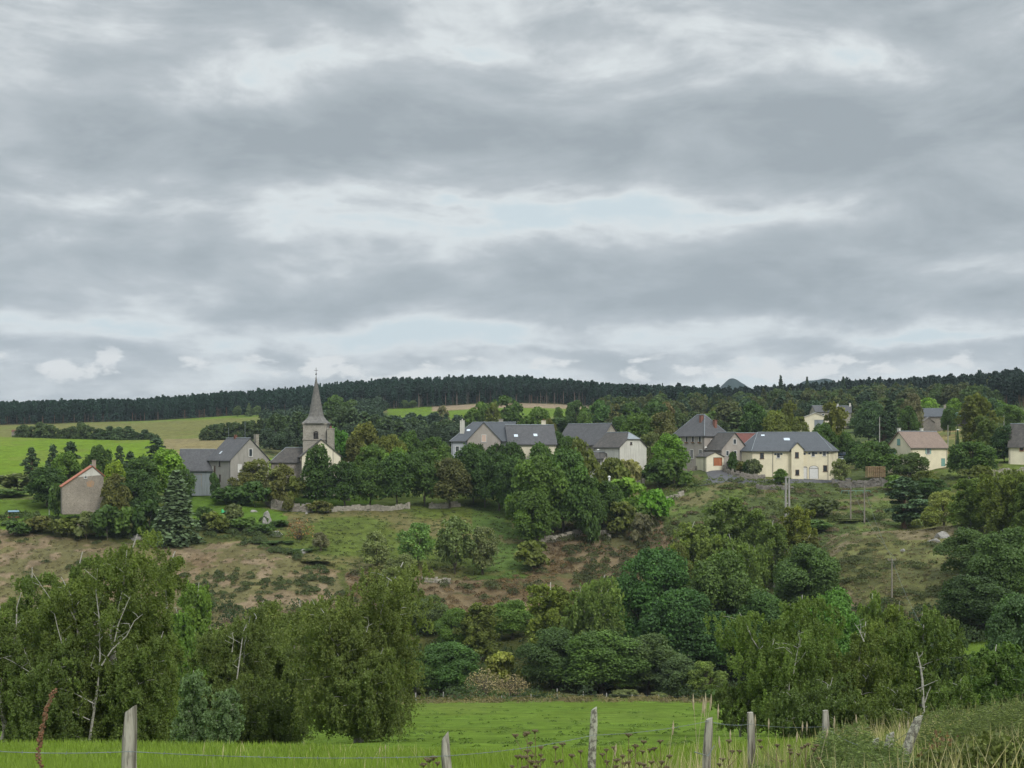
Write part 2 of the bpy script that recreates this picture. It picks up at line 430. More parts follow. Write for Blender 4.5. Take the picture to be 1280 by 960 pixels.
    f = nt.ramp(n3_, [(.3, (.92, .86, .80)), (.5, (1, 1, 1)), (.7, (1.10, 1.08, .92))]); c = nt.mix(1.0, c, f, 'MULTIPLY')
    nt.link(c, bs.inputs['Base Color']); bs.inputs['Roughness'].default_value = .95; bs.inputs['Specular IOR Level'].default_value = .02
    b = nt.n('ShaderNodeBump'); b.inputs['Strength'].default_value = .55; b.inputs['Distance'].default_value = .25
    nt.link(n2_, b.inputs['Height']); nt.link(b.outputs[0], bs.inputs['Normal'])
    me.materials.append(m)
    g = link('ground', me); tag(g, kind='structure')
    return g
terrain()

# ------------------------------------------------------------------ materials
def newmat(name):
    m = bpy.data.materials.new(name); m.use_nodes = True
    return m, NT(m.node_tree), m.node_tree.nodes['Principled BSDF']

def leaf_mat(name, trans=.32, spread=.42, warm=(1.12, 1.10, .80)):
    """leaf material: colour from the object, varied leaf by leaf and branch by branch"""
    m, nt, bs = newmat(name)
    oi = nt.n('ShaderNodeObjectInfo'); a = nt.n('ShaderNodeAttribute', attribute_name='tint')
    v = nt.ramp(a.outputs['Fac'], [(0.0, 1 - spread), (.5, 1.0), (1.0, 1 + spread)])
    c = nt.mix(1.0, oi.outputs['Color'], v, 'MULTIPLY')
    w = nt.ramp(a.outputs['Fac'], [(.55, 0.0), (1.0, .75)])
    c = nt.mix(w, c, nt.mix(1.0, c, warm, 'MULTIPLY'))
    nt.link(c, bs.inputs['Base Color']); bs.inputs['Roughness'].default_value = .62
    bs.inputs['Specular IOR Level'].default_value = .22
    tr = nt.n('ShaderNodeBsdfTranslucent'); nt.link(nt.mix(1.0, c, (1.1, 1.25, .6), 'MULTIPLY'), tr.inputs[0])
    mx = nt.n('ShaderNodeMixShader'); mx.inputs[0].default_value = trans
    out = m.node_tree.nodes['Material Output']
    nt.link(bs.outputs[0], mx.inputs[1]); nt.link(tr.outputs[0], mx.inputs[2]); nt.link(mx.outputs[0], out.inputs[0])
    return m
LEAF = leaf_mat('leaves'); NEEDLE = leaf_mat('needles', .12, .4, (1.05, 1.1, .9))

def surf(name, c1, c2, scale=1.0, rough=.85, c3=None, bump=.3, stretch=(1, 1, 1), bdist=.03, lo=.38, hi=.62):
    m, nt, bs = newmat(name)
    tc = nt.n('ShaderNodeTexCoord'); o = nt.mapping(tc.outputs['Object'], stretch)
    a = nt.noise(o, scale, 6, .62); b = nt.noise(o, scale * 5.3, 4, .65)
    c = nt.mix(nt.ramp(a, [(lo, 0.0), (hi, 1.0)]), c1, c2)
    if c3 is not None: c = nt.mix(nt.ramp(b, [(.50, 0.0), (.66, .8)]), c, c3)
    else: c = nt.mix(.6, c, nt.ramp(b, [(.3, .78), (.7, 1.2)]), 'MULTIPLY')
    nt.link(c, bs.inputs['Base Color']); bs.inputs['Roughness'].default_value = rough; bs.inputs['Specular IOR Level'].default_value = .25
    bp = nt.n('ShaderNodeBump'); bp.inputs['Strength'].default_value = bump; bp.inputs['Distance'].default_value = bdist
    nt.link(b, bp.inputs['Height']); nt.link(bp.outputs[0], bs.inputs['Normal'])
    return m

def masonry(name, c1, c2, mortar, size=.45, bump=.5):
    m, nt, bs = newmat(name)
    tc = nt.n('ShaderNodeTexCoord'); o = nt.mapping(tc.outputs['Object'], (1 / size, 1 / size, 1.6 / size))
    vo = nt.n('ShaderNodeTexVoronoi'); nt.link(o, vo.inputs['Vector']); vo.inputs['Scale'].default_value = 1.0
    ve = nt.n('ShaderNodeTexVoronoi', feature='DISTANCE_TO_EDGE'); nt.link(o, ve.inputs['Vector']); ve.inputs['Scale'].default_value = 1.0
    sp = nt.n('ShaderNodeSeparateColor'); nt.link(vo.outputs['Color'], sp.inputs[0])
    c = nt.mix(sp.outputs[0], c1, c2)
    c = nt.mix(nt.ramp(ve.outputs['Distance'], [(.02, 1.0), (.10, 0.0)]), c, mortar)
    big = nt.noise(tc.outputs['Object'], .35, 5, .6)
    c = nt.mix(.8, c, nt.ramp(big, [(.3, .74), (.7, 1.2)]), 'MULTIPLY')
    nt.link(c, bs.inputs['Base Color']); bs.inputs['Roughness'].default_value = .9; bs.inputs['Specular IOR Level'].default_value = .2
    bp = nt.n('ShaderNodeBump'); bp.inputs['Strength'].default_value = bump; bp.inputs['Distance'].default_value = .04
    nt.link(ve.outputs['Distance'], bp.inputs['Height']); nt.link(bp.outputs[0], bs.inputs['Normal'])
    return m

def render_wall(name, base, stain, k=.5):
    """rendered wall with rain streaks and patches"""
    m, nt, bs = newmat(name)
    tc = nt.n('ShaderNodeTexCoord'); o = tc.outputs['Object']
    st = nt.noise(nt.mapping(o, (1.6, 1.6, .16)), 1.1, 5, .65); pa = nt.noise(o, .4, 5, .6); fi = nt.noise(o, 7, 4, .6)
    c = nt.mix(nt.m('MULTIPLY', nt.ramp(st, [(.5, 0.0), (.72, 1.0)]), k), base, stain)
    c = nt.mix(.7, c, nt.ramp(pa, [(.3, .84), (.7, 1.1)]), 'MULTIPLY'); c = nt.mix(.5, c, nt.ramp(fi, [(.3, .88), (.7, 1.08)]), 'MULTIPLY')
    nt.link(c, bs.inputs['Base Color']); bs.inputs['Roughness'].default_value = .9; bs.inputs['Specular IOR Level'].default_value = .2
    return m

def slates(name, c1, c2, row=.32, rough=.55, patch=.5):
    m, nt, bs = newmat(name)
    tc = nt.n('ShaderNodeTexCoord'); o = tc.outputs['Object']
    vo = nt.n('ShaderNodeTexVoronoi'); nt.link(nt.mapping(o, (1 / row, 1 / row, 1 / row)), vo.inputs['Vector']); vo.inputs['Scale'].default_value = 1.0
    sp = nt.n('ShaderNodeSeparateColor'); nt.link(vo.outputs['Color'], sp.inputs[0])
    c = nt.mix(sp.outputs[0], c1, c2)
    pa = nt.noise(o, .5, 5, .6); c = nt.mix(patch, c, nt.ramp(pa, [(.3, .74), (.7, 1.26)]), 'MULTIPLY')
    sx = nt.n('ShaderNodeSeparateXYZ'); nt.link(o, sx.inputs[0])
    w = nt.m('FRACT', nt.m('MULTIPLY', sx.outputs[2], 1 / (row * .8)))
    c = nt.mix(.55, c, nt.ramp(w, [(.0, .7), (.2, 1.0), (1.0, 1.06)]), 'MULTIPLY')
    nt.link(c, bs.inputs['Base Color']); bs.inputs['Roughness'].default_value = rough; bs.inputs['Specular IOR Level'].default_value = .4
    return m

M = {}
M['bark'] = surf('bark', (.085, .070, .052), (.13, .11, .085), 2.5, stretch=(1, 1, .3), bump=.6)
M['birch_bark'] = surf('birch_bark', (.50, .48, .43), (.36, .34, .30), 3.0, c3=(.10, .09, .08), stretch=(1, 1, 2.0), bump=.2, rough=.7)
M['pine_bark'] = surf('pine_bark', (.20, .13, .085), (.13, .09, .065), 2.5, stretch=(1, 1, .3))
M['dead_wood'] = surf('dead_wood', (.45, .42, .37), (.32, .30, .26), 4.0, stretch=(1, 1, .4))
M['post_wood'] = surf('post_wood', (.40, .38, .32), (.14, .125, .10), 8.0, lo=.44, hi=.56, c3=(.06, .05, .04), stretch=(1, 1, .08), bump=.9, bdist=.012)
M['lichen_post'] = surf('lichen_post', (.13, .12, .10), (.42, .42, .33), 22.0, c3=(.40, .41, .30), stretch=(1, 1, .7), bump=.9, bdist=.01, lo=.45, hi=.55)
M['stone'] = masonry('granite_masonry', (.27, .24, .20), (.19, .17, .145), (.33, .30, .26), .45)
M['stone_dark'] = masonry('dark_masonry', (.20, .18, .155), (.13, .12, .105), (.22, .20, .18), .5)
M['stone_pale'] = masonry('pale_masonry', (.34, .31, .25), (.24, .22, .18), (.38, .35, .29), .45)
M['stone_tower'] = masonry('tower_ashlar', (.34, .31, .265), (.26, .24, .205), (.36, .335, .285), .6, .3)
M['barn_stone'] = masonry('barn_masonry', (.31, .275, .225), (.23, .20, .16), (.34, .30, .25), .4)
M['grey_render'] = render_wall('grey_render', (.34, .32, .285), (.21, .20, .18), .6)
M['barn_wall'] = render_wall('barn_wall', (.33, .27, .215), (.21, .17, .14), .5)
M['cream'] = render_wall('cream_render', (.76, .685, .50), (.60, .53, .39), .35)
M['cream_pale'] = render_wall('pale_cream_render', (.74, .68, .52), (.56, .50, .39), .3)
M['white_wall'] = render_wall('white_render', (.60, .58, .52), (.30, .285, .25), .6)
M['shade_blue_white'] = render_wall('shade_tinted_white_render', (.42, .44, .46), (.30, .32, .34), .4)  # white wall with bluish shade put into its colour; fence boards reuse it
M['pinkish'] = render_wall('pinkish_grey_render', (.38, .34, .30), (.27, .24, .21), .5)
M['slate'] = slates('slate', (.068, .068, .071), (.094, .094, .097), rough=.8)
M['slate_blue'] = slates('new_slate', (.072, .079, .088), (.086, .094, .104), .3, .75, .25)
M['slate_brown'] = slates('stone_slates', (.092, .083, .074), (.060, .056, .052), .45, .85, .7)
M['slate_spire'] = slates('spire_slates', (.175, .165, .148), (.12, .115, .105), .4, .8, .6)
M['tiles_red'] = slates('red_tiles', (.16, .055, .042), (.12, .048, .038), .35, .8)
M['tiles_orange'] = slates('orange_tiles', (.42, .15, .085), (.33, .12, .07), .3, .85)
M['tiles_pink'] = slates('brown_pink_tiles', (.235, .175, .14), (.195, .145, .115), .35, .85, .3)
M['zinc'] = surf('zinc', (.26, .29, .31), (.20, .225, .24), .8, .45, bump=.05)
M['white_paint'] = surf('white_paint', (.72, .71, .68), (.64, .63, .60), 2, .6, bump=.05)
M['brown_paint'] = surf('brown_paint', (.13, .075, .05), (.09, .055, .04), 3, .6, bump=.05)
M['orange_door'] = surf('orange_wood', (.42, .16, .075), (.33, .12, .055), 2, .6, stretch=(1, 1, .2), bump=.2)
M['teal'] = surf('teal_paint', (.20, .36, .31), (.16, .30, .26), 2, .6, bump=.05)
M['grey_boards'] = surf('grey_boards', (.24, .27, .28), (.19, .21, .22), 1.2, .8, stretch=(3, 3, .15), bump=.3)
M['dark'] = surf('painted_recess_shade', (.018, .018, .018), (.03, .028, .026), 2, .9, bump=.1)  # near-black colour painted as the shade inside the belfry opening
M['gutter'] = surf('gutter_metal', (.12, .12, .12), (.09, .09, .09), 2, .5, bump=.05)
M['brick'] = surf('brick', (.24, .11, .08), (.18, .09, .07), 3, .9)
M['pink_shutter'] = surf('closed_pink_shutter', (.62, .44, .34), (.55, .38, .29), 2, .7, bump=.1)
M['asphalt'] = surf('asphalt', (.105, .105, .110), (.085, .085, .09), .5, .9, bump=.2)
M['wire'] = surf('galvanised_wire', (.20, .24, .235), (.13, .15, .15), 8, .5, bump=.1)
M['iron'] = surf('dark_iron', (.06, .06, .06), (.04, .04, .04), 5, .6, bump=.1)
M['concrete'] = surf('concrete', (.36, .345, .32), (.28, .27, .25), 1.2, .9)
M['pole_wood'] = surf('pole_wood', (.27, .24, .20), (.20, .175, .145), 1.5, .9, stretch=(1, 1, .2))
M['lumber'] = surf('raw_lumber', (.58, .42, .25), (.44, .30, .17), 2.2, .8, stretch=(1, 1, 3))
M['rock'] = surf('lichened_granite', (.36, .34, .31), (.22, .21, .19), 1.3, .95, c3=(.13, .125, .11), bump=.8, bdist=.12)
def plain(name, c, rough=.5, metal=0.0, spec=.5):
    m, nt, bs = newmat(name); bs.inputs['Base Color'].default_value = (*c, 1); bs.inputs['Roughness'].default_value = rough
    bs.inputs['Metallic'].default_value = metal; bs.inputs['Specular IOR Level'].default_value = spec
    tc = nt.n('ShaderNodeTexCoord'); n = nt.noise(tc.outputs['Object'], 6, 3, .6)
    nt.link(nt.ramp(n, [(.3, rough * .85), (.7, min(1, rough * 1.15))]), bs.inputs['Roughness'])
    return m
M['glass'] = plain('window_glass', (.035, .042, .048), .12, 0, .6)
M['skylight'] = plain('skylight_glass', (.55, .60, .64), .1, .7, .8)
M['car_white'] = plain('white_car_paint', (.62, .66, .72), .25); M['car_dark'] = plain('dark_blue_car_paint', (.03, .045, .075), .25)
M['car_red'] = plain('red_car_paint', (.38, .02, .02), .25); M['rubber'] = plain('tyre_rubber', (.02, .02, .02), .9)
M['plastic_green'] = plain('green_plastic', (.03, .38, .13), .45); M['blue_sheet'] = plain('blue_sheet', (.20, .33, .45), .55)
M['red_paint'] = plain('faded_red_paint', (.36, .09, .06), .7); M['lamp_glass'] = plain('lamp_glass', (.75, .75, .70), .4)
M['straw'] = leaf_mat('dry_grass', .3, .3); M['twig'] = leaf_mat('twigs', .05, .35)

# ------------------------------------------------------------------ foliage
def quads(P0, N, size, aspect, rng, roll=None, bend=.0):
    """leaf quads centred on P0 with normals N"""
    n = len(P0)
    a = rng.normal(size=(n, 3)) if roll is None else roll
    U = np.cross(N, a); U /= np.linalg.norm(U, axis=1, keepdims=True) + 1e-9
    W = np.cross(N, U); W /= np.linalg.norm(W, axis=1, keepdims=True) + 1e-9
    sz = (size * (.65 + .7 * rng.rand(n)))[:, None] if np.isscalar(size) else size[:, None]
    a1 = U * sz * .5 * aspect; b1 = W * sz * .5
    V = np.stack([P0 - a1 * .55, P0 - b1 + a1 * .25, P0 + a1, P0 + b1 + a1 * .1], 1).reshape(-1, 3)
    Q = np.arange(n * 4).reshape(-1, 4)
    return V, Q

def shell_leaves(cl, n, leaf, rng, flat=1.0, aspect=1.4, out=.55, cull=.72):
    """leaves on the outer shells of clusters cl (x y z r rz tint)"""
    w = cl[:, 3] ** 2; w /= w.sum()
    k = rng.choice(len(cl), n, p=w)
    dr = rng.normal(size=(n, 3)); dr /= np.linalg.norm(dr, axis=1, keepdims=True)
    dr[:, 2] = np.where(dr[:, 2] < -.35, -dr[:, 2] * .8, dr[:, 2])
    lump = .86 + .30 * vnoise(dr[:, 0] * 2.2 + k * 7.1 + 50, dr[:, 1] * 2.2 + dr[:, 2] * 3.1 + 90)
    rad = lump * (.70 + .36 * rng.rand(n) ** .6) * np.where(rng.rand(n) < .07, 1 + .30 * rng.rand(n), 1)
    off = dr * rad[:, None] * cl[k, 3:4]
    off[:, 2] *= cl[k, 4] / cl[k, 3]
    p = cl[k, :3] + off
    keep = np.ones(n, bool)
    if cull:
        for c in cl:
            q = (p - c[:3]) / np.array([c[3], c[3], c[4]])
            keep &= (q ** 2).sum(1) > cull ** 2 * (.25 + .75 * rng.rand(n))
    p, k2, dr = p[keep], k[keep], dr[keep]
    N = dr * out + rng.normal(size=p.shape) * .55 + np.array([0, 0, .35])
    N /= np.linalg.norm(N, axis=1, keepdims=True)
    V, Q = quads(p, N, leaf, aspect, rng)
    t = np.clip(cl[k2, 5] * .55 + rng.rand(len(p)) * .45, 0, 1)
    return V, Q, t

def g_broad(H, W, leaf, rng, dens=1.0, loose=0.0, low=.10, n_cl=34, shape=1.0):
    th = H * low; cz = (H + th) / 2; rz = (H - th) / 2; rx = W / 2
    cl = []
    lean = rng.normal(size=2) * .05 * W
    for i in range(n_cl):
        u = rng.rand(); phi = rng.rand() * 6.283 + i * 2.4
        zz = -0.85 + 1.8 * (i + u) / n_cl
        prof = math.sqrt(max(.05, 1 - min(1, abs(zz)) ** (2.2 * shape)))
        if zz > 0: prof *= (1 - .18 * zz)
        r = rx * prof * (.50 + .30 * rng.rand()) * (1 + .22 * math.sin(phi * 2 + 1.3) * (1 if loose else .5))
        cr = rx * (.27 + .17 * rng.rand()) * (1 - .25 * loose) * (1 - .25 * max(0, zz))
        z = cz + zz * (rz - cr * .75)
        cl.append((math.cos(phi) * r + lean[0] * zz, math.sin(phi) * r + lean[1] * zz, z, cr, cr * (.95 + .30 * rng.rand()), rng.rand()))
    cl.append((lean[0], lean[1], H - rx * .30, rx * .30, rx * .30, rng.rand()))
    if not loose: cl.append((0, 0, cz, rx * .55, rz * .62, rng.rand()))
    cl = np.array(cl)
    area = math.pi * rx * (H - th) * 1.1
    n = int(area * 7.5 * dens / (leaf * leaf * .8))
    V, Q, t = shell_leaves(cl, n, leaf, rng, cull=.62 if not loose else .5)
    # stray sprays that break the outline
    return V, Q, t, cl, th

def trunk_mb(H, th, W, rng, cl=None, r0=None, n_limb=6, lean=.03, top=.72):
    mb = MB(); r0 = r0 or .022 * H + .05
    pts = []; ph = rng.rand() * 6.28
    nseg = 7
    for i in range(nseg + 1):
        f = i / nseg; z = H * top * f
        pts.append((math.cos(ph) * lean * H * f * f + rng.normal() * .012 * H * (i > 0), math.sin(ph) * lean * H * f * f + rng.normal() * .012 * H * (i > 0), z if i else -.6))
    mb.tube(pts, [r0 * (1.35 if i == 0 else 1) * (1 - .80 * i / nseg) for i in range(nseg + 1)], 7)
    if cl is not None:
        for k in rng.choice(len(cl), min(n_limb, len(cl)), replace=False):
            c = cl[k]; s = max(1, min(nseg - 1, int(nseg * (c[2] * .55) / (H * top)))); a = Vector(pts[s]); b = Vector(c[:3])
            m = a.lerp(b, .5) + Vector((0, 0, .06 * H))
            mb.tube([a, m, b], [r0 * .38, r0 * .25, r0 * .10], 5)
    return mb

def g_pine(H, W, leaf, rng, dens=1.0, low=.13):
    """Scots pine: flat irregular pads of needles on bare limbs"""
    cl = []; rx = W / 2
    n_cl = 26
    for i in range(n_cl):
        f = (i + rng.rand() * .8) / n_cl; z = H * (low + (1 - low) * f * .95)
        prof = (1 - f) ** .55 * (.55 + .45 * min(1, f * 4)); phi = i * 2.4 + rng.rand()
        r = rx * prof * (.35 + .6 * rng.rand()); cr = rx * (.26 + .16 * rng.rand()) * (.6 + .5 * prof)
        cl.append((math.cos(phi) * r, math.sin(phi) * r, z, cr, cr * .55, rng.rand()))
    cl.append((0, 0, H - rx * .25, rx * .28, rx * .3, .5))
    cl = np.array(cl); n = int(math.pi * rx * H * .8 * 5.0 * dens / (leaf * leaf * .7))
    V, Q, t = shell_leaves(cl, n, leaf, rng, aspect=1.9, out=.35, cull=.35)
    return V, Q, t, cl, H * low

def g_spruce(H, W, leaf, rng, dens=1.0, low=.04):
    rx = W / 2; n = int(math.pi * rx * H * .5 * 6.5 * dens / (leaf * leaf * .6))
    lay = max(9, int(H / .8)); nb = 9
    b = rng.randint(0, lay * nb, n); li = b // nb; bi = b % nb
    hb = np.sin(b * 12.9898) * 43758.5453; hb -= np.floor(hb)
    f = (li + hb * .6) / lay
    z0 = H * (low + (1 - low) * f); R_ = rx * (1 - f) ** .78 * (.72 + .38 * hb) + .12
    phi = bi * 6.283 / nb + li * 1.7 + hb * .5; t_ = rng.rand(n) ** .55
    wid = (.30 + .5 * t_ * (1 - t_ * .6)) * R_ * .42
    side = rng.normal(size=n) * wid
    r = R_ * t_
    x = np.cos(phi) * r - np.sin(phi) * side; y = np.sin(phi) * r + np.cos(phi) * side
    z = z0 - r * .30 + r * r / (rx * 2.2) * .30 + rng.normal(size=n) * .26 - np.abs(side) * .25
    z = np.minimum(z, H)
    p = np.stack([x, y, z], 1); N = np.stack([np.cos(phi) * .5, np.sin(phi) * .5, np.full(n, .7)], 1) + rng.normal(size=(n, 3)) * .4
    N /= np.linalg.norm(N, axis=1, keepdims=True)
    V, Q = quads(p, N, leaf, 1.8, rng)
    return V, Q, np.clip(hb * .5 + rng.rand(n) * .5, 0, 1), None, H * low

def g_birch(H, W, leaf, rng, dens=1.0, low=.05, stems=3, droop=1.0, full=1.0):
    """birch: rising stems, arching branches, hanging sprays. returns leaves and stem polylines"""
    stems_l = []; rx = W / 2; sp_p = []; sp_l = []; sp_t = []
    for s in range(stems):
        ph = s * 2.4 + rng.rand(); reach = rx * (.52 if stems > 1 else .08) * (.6 + .5 * rng.rand()); hh = H * (1 if s == 0 else .74 + .22 * rng.rand())
        pts = []
        for i in range(11):
            f = i / 10
            wob = rng.normal(size=2) * .012 * H * (i > 0)
            pts.append((math.cos(ph) * reach * f ** 1.4 + wob[0], math.sin(ph) * reach * f ** 1.4 + wob[1], hh * f - (.5 if i == 0 else 0)))
        stems_l.append((pts, .018 * H * (1 if s == 0 else .7)))
        pa = np.array(pts)
        nb = int(30 * full)
        for b in range(nb):
            f = low + .06 + (.96 - low - .06) * (b + rng.rand()) / nb
            i = min(9, int(f * 10)); p0 = pa[i] * (1 - (f * 10 - i)) + pa[i + 1] * (f * 10 - i)
            a = b * 2.4 + rng.rand() * .8
            rel = (f - low) / (1 - low)
            L = rx * (.80 if stems > 1 else 1.0) * (math.sin(min(1, rel * 1.25 + .22) * 1.9) * .8 + .12) * (.6 + .6 * rng.rand()) * (1 - .45 * rel)
            m = 7; br = []
            for j in range(1, m + 1):
                g = j / m
                q = p0 + np.array([math.cos(a) * L * g, math.sin(a) * L * g, L * (.62 * g - .55 * droop * g * g)])
                br.append(q)
                for k in range(3 + (j == m)):
                    sp_p.append(q + rng.normal(size=3) * L * .09); sp_l.append((.045 + .085 * rng.rand()) * H * droop * (1.15 - .55 * rel)); sp_t.append(.5 * ((b * .618) % 1) + .5 * rng.rand())
            if b % 3 == 0: stems_l.append(([tuple(p0)] + [tuple(q) for q in br[:5]], .0045 * H * (1 - .5 * rel)))
    sp_p = np.array(sp_p); sp_l = np.array(sp_l); sp_t = np.array(sp_t)
    area = 3.1416 * rx * H * .9
    n = int(area * 6.8 * dens / (leaf * leaf * .8)); k = rng.randint(0, len(sp_p), n)
    u = rng.rand(n)
    p = sp_p[k] + np.stack([rng.normal(size=n) * .10 * sp_l[k] * (.5 + u) + .02 * H * (vnoise(k * .37, u * 2) - .5), rng.normal(size=n) * .10 * sp_l[k] * (.5 + u), -u * sp_l[k] + rng.normal(size=n) * leaf * .4], 1)
    p[:, 2] = np.maximum(p[:, 2], .15 + rng.rand(n) * .6)
    N = rng.normal(size=(n, 3)); N[:, 2] *= .55; N += (p - np.array([0, 0, H * .5])) * np.array([1, 1, .4]) / rx * .35; N /= np.linalg.norm(N, axis=1, keepdims=True)
    V, Q = quads(p, N, leaf, 1.6, rng)
    return V, Q, np.clip(sp_t[k] * .7 + rng.rand(n) * .3, 0, 1), stems_l, H * low

def g_bare(H, W, leaf, rng, dens=1.0):
    """thin grey shrub or tree with few leaves: many rising twigs"""
    P0, N0 = [], []; V = []
    mb = MB(); n = 60
    for i in range(n):
        a = rng.rand() * 6.283; r = W / 2 * rng.rand() ** .6; h = H * (.55 + .45 * rng.rand()) * (1 - .35 * (2 * r / W) ** 2)
        pts = [(math.cos(a) * r * .12, math.sin(a) * r * .12, 0), (math.cos(a) * r * .6, math.sin(a) * r * .6, h * .5), (math.cos(a) * r, math.sin(a) * r, h)]
        mb.tube(pts, [.035, .022, .008], 3)
    leaf *= .6; nl = int(W * H * .9 * dens / (leaf * leaf)); a = rng.rand(nl) * 6.283; r = W / 2 * rng.rand(nl) ** .5
    z = H * (.2 + .8 * rng.rand(nl)) * (1 - .45 * (2 * r / W) ** 2)
    p = np.stack([np.cos(a) * r, np.sin(a) * r, z], 1); N = rng.normal(size=(nl, 3)); N /= np.linalg.norm(N, axis=1, keepdims=True)
    V, Q = quads(p, N, leaf, 2.0, rng)
    return V, Q, rng.rand(nl), mb, 0

KIND = {  # kind: (height, width) the prototype is grown at
 'broad': (12, 10), 'round': (11, 9), 'loose': (10, 9), 'oval': (11, 7), 'pine': (13, 7), 'spruce': (15, 7), 'birch': (13, 8), 'shrub': (3.2, 4.2), 'bare': (5, 5), 'weep': (12, 11)}
PROTO = {}
def proto(kind, leaf, variant):
    key = (kind, leaf, variant)
    if key in PROTO: return PROTO[key]
    H, W = KIND[kind]; rng = np.random.RandomState(abs(hash((kind, int(leaf * 100), variant))) % 10000 if False else (sum(map(ord, kind)) * 31 + int(leaf * 100) * 7 + variant * 101) % 99991)
    tm = None
    if kind == 'broad': V, Q, t, cl, th = g_broad(H, W, leaf, rng, 1.15, .15, .02, 40, 1.2); tm = trunk_mb(H, th, W, rng, cl)
    elif kind == 'round': V, Q, t, cl, th = g_broad(H, W, leaf, rng, 1.2, 0, .05, 50, 1.7); tm = trunk_mb(H, th, W, rng, cl, r0=.26)
    elif kind == 'oval': V, Q, t, cl, th = g_broad(H, W, leaf, rng, 1.2, 0, -.04, 46, 1.3); tm = trunk_mb(H, th, W, rng, cl)
    elif kind == 'loose': V, Q, t, cl, th = g_broad(H, W, leaf, rng, .55, 1.0, .03, 36); tm = trunk_mb(H, th, W, rng, cl, n_limb=14)
    elif kind == 'shrub': V, Q, t, cl, th = g_broad(H, W, leaf, rng, 1.0, .5, .0, 16, 1.3); tm = trunk_mb(H, .3, W, rng, cl, r0=.05, n_limb=5, top=.4)
    elif kind == 'pine': V, Q, t, cl, th = g_pine(H, W, leaf, rng); tm = trunk_mb(H, th, W, rng, cl, n_limb=16, top=.92)
    elif kind == 'spruce': V, Q, t, cl, th = g_spruce(H, W, leaf, rng); tm = trunk_mb(H, th, W, rng, None, top=.93, lean=.005)
    elif kind in ('birch', 'weep'):
        V, Q, t, st, th = g_birch(H, W, leaf, rng, 1.0, .06, 1 if kind == 'birch' else 4, 1.0)
        tm = MB()
        for pts, r in st: tm.tube(pts, [r * (1 - .85 * i / (len(pts) - 1)) for i in range(len(pts))], 5)
    elif kind == 'bare': V, Q, t, tm, th = g_bare(H, W, leaf, rng)
    crown = np_mesh('crown', V, Q, {'pine': NEEDLE, 'spruce': NEEDLE}.get(kind, LEAF), t)
    bark = {'pine': M['pine_bark'], 'birch': M['birch_bark'], 'weep': M['birch_bark'], 'bare': M['bark']}.get(kind, M['bark'])
    trunk = tm.mesh('trunk', bark)
    PROTO[key] = (crown, trunk)
    return PROTO[key]

NAMES = {'broad': 'broadleaf_tree', 'round': 'broadleaf_tree', 'oval': 'broadleaf_tree', 'loose': 'broadleaf_tree', 'pine': 'pine_tree', 'spruce': 'spruce_tree', 'birch': 'birch_tree', 'weep': 'birch_tree', 'shrub': 'shrub', 'bare': 'bare_shrub'}
_tn = [0]
TREES = []
def tree(kind, px, top, w, d, color, label, group=None, z=None, leaf=None, cat=None, H=None, sink=0.0, parts=True):
    _tn[0] += 1
    i = _tn[0]; rr = random.Random(i * 977 + 5)
    X = (px - 640) / F * d
    if z is None: z = gz(px, d)
    if H is None: H = (HZ - top) / F * d - z
    H = max(H, .5) + sink
    W = w / F * d
    if leaf is None: leaf = .17 if d < 160 else .26 if d < 320 else .42 if d < 560 else .75
    KH, KW = KIND[kind]
    cm, tm = proto(kind, leaf, i % (4 if leaf > .2 else 3))
    name = NAMES[kind]
    if cat is None: cat = 'shrub' if kind in ('shrub', 'bare') else 'tree'
    e = empty(name, (X, d, z - sink), rr.random() * 6.283, label, cat, group)
    sx = W / KW * (1.35 if kind in ('birch', 'weep') else 1.30 if kind == 'round' else 1.14)
    e.scale = (sx, sx, H / KH)
    c = link('crown', cm, e); k = .9 + .2 * rr.random(); lf = 1.22 if 120 < d < 330 else 1.06
    c.color = (color[0] * k * lf * 1.86, color[1] * k * lf * 1.68, color[2] * k * lf * 1.22, 1)
    link('trunk', tm, e)
    TREES.append(e)
    return e

# species colours (reflectance)
DK = (.034, .068, .024); DK2 = (.042, .080, .026); MG = (.058, .105, .028); LG = (.090, .165, .030); YG = (.135, .200, .032)
OL = (.074, .096, .030); OLB = (.076, .086, .034); BR = (.085, .08, .04); PN = (.030, .055, .034); PN2 = (.040, .070, .038)
BI = (.074, .114, .038); BI2 = (.082, .116, .038); GG = (.085, .110, .055); GY = (.095, .100, .075); BG = (.045, .085, .050)

# ------------------------------------------------------------------ buildings
def slab(mb, polys, t=.18, mis=None):
    """thick roof planes: top faces, bottom faces, closed edges"""
    mis = mis or [0] * len(polys)
    edges = {}
    key = lambda p: (round(p[0], 3), round(p[1], 3), round(p[2], 3))
    for poly, mi in zip(polys, mis):
        mb.poly(poly, mi); mb.poly([(p[0], p[1], p[2] - t) for p in poly][::-1], 0)
        for i in range(len(poly)):
            a, b = poly[i], poly[(i + 1) % len(poly)]
            edges.setdefault(frozenset((key(a), key(b))), []).append((a, b))
    for e in edges.values():
        if len(e) == 1:
            a, b = e[0]
            mb.poly([a, (a[0], a[1], a[2] - t), (b[0], b[1], b[2] - t), b], 0)

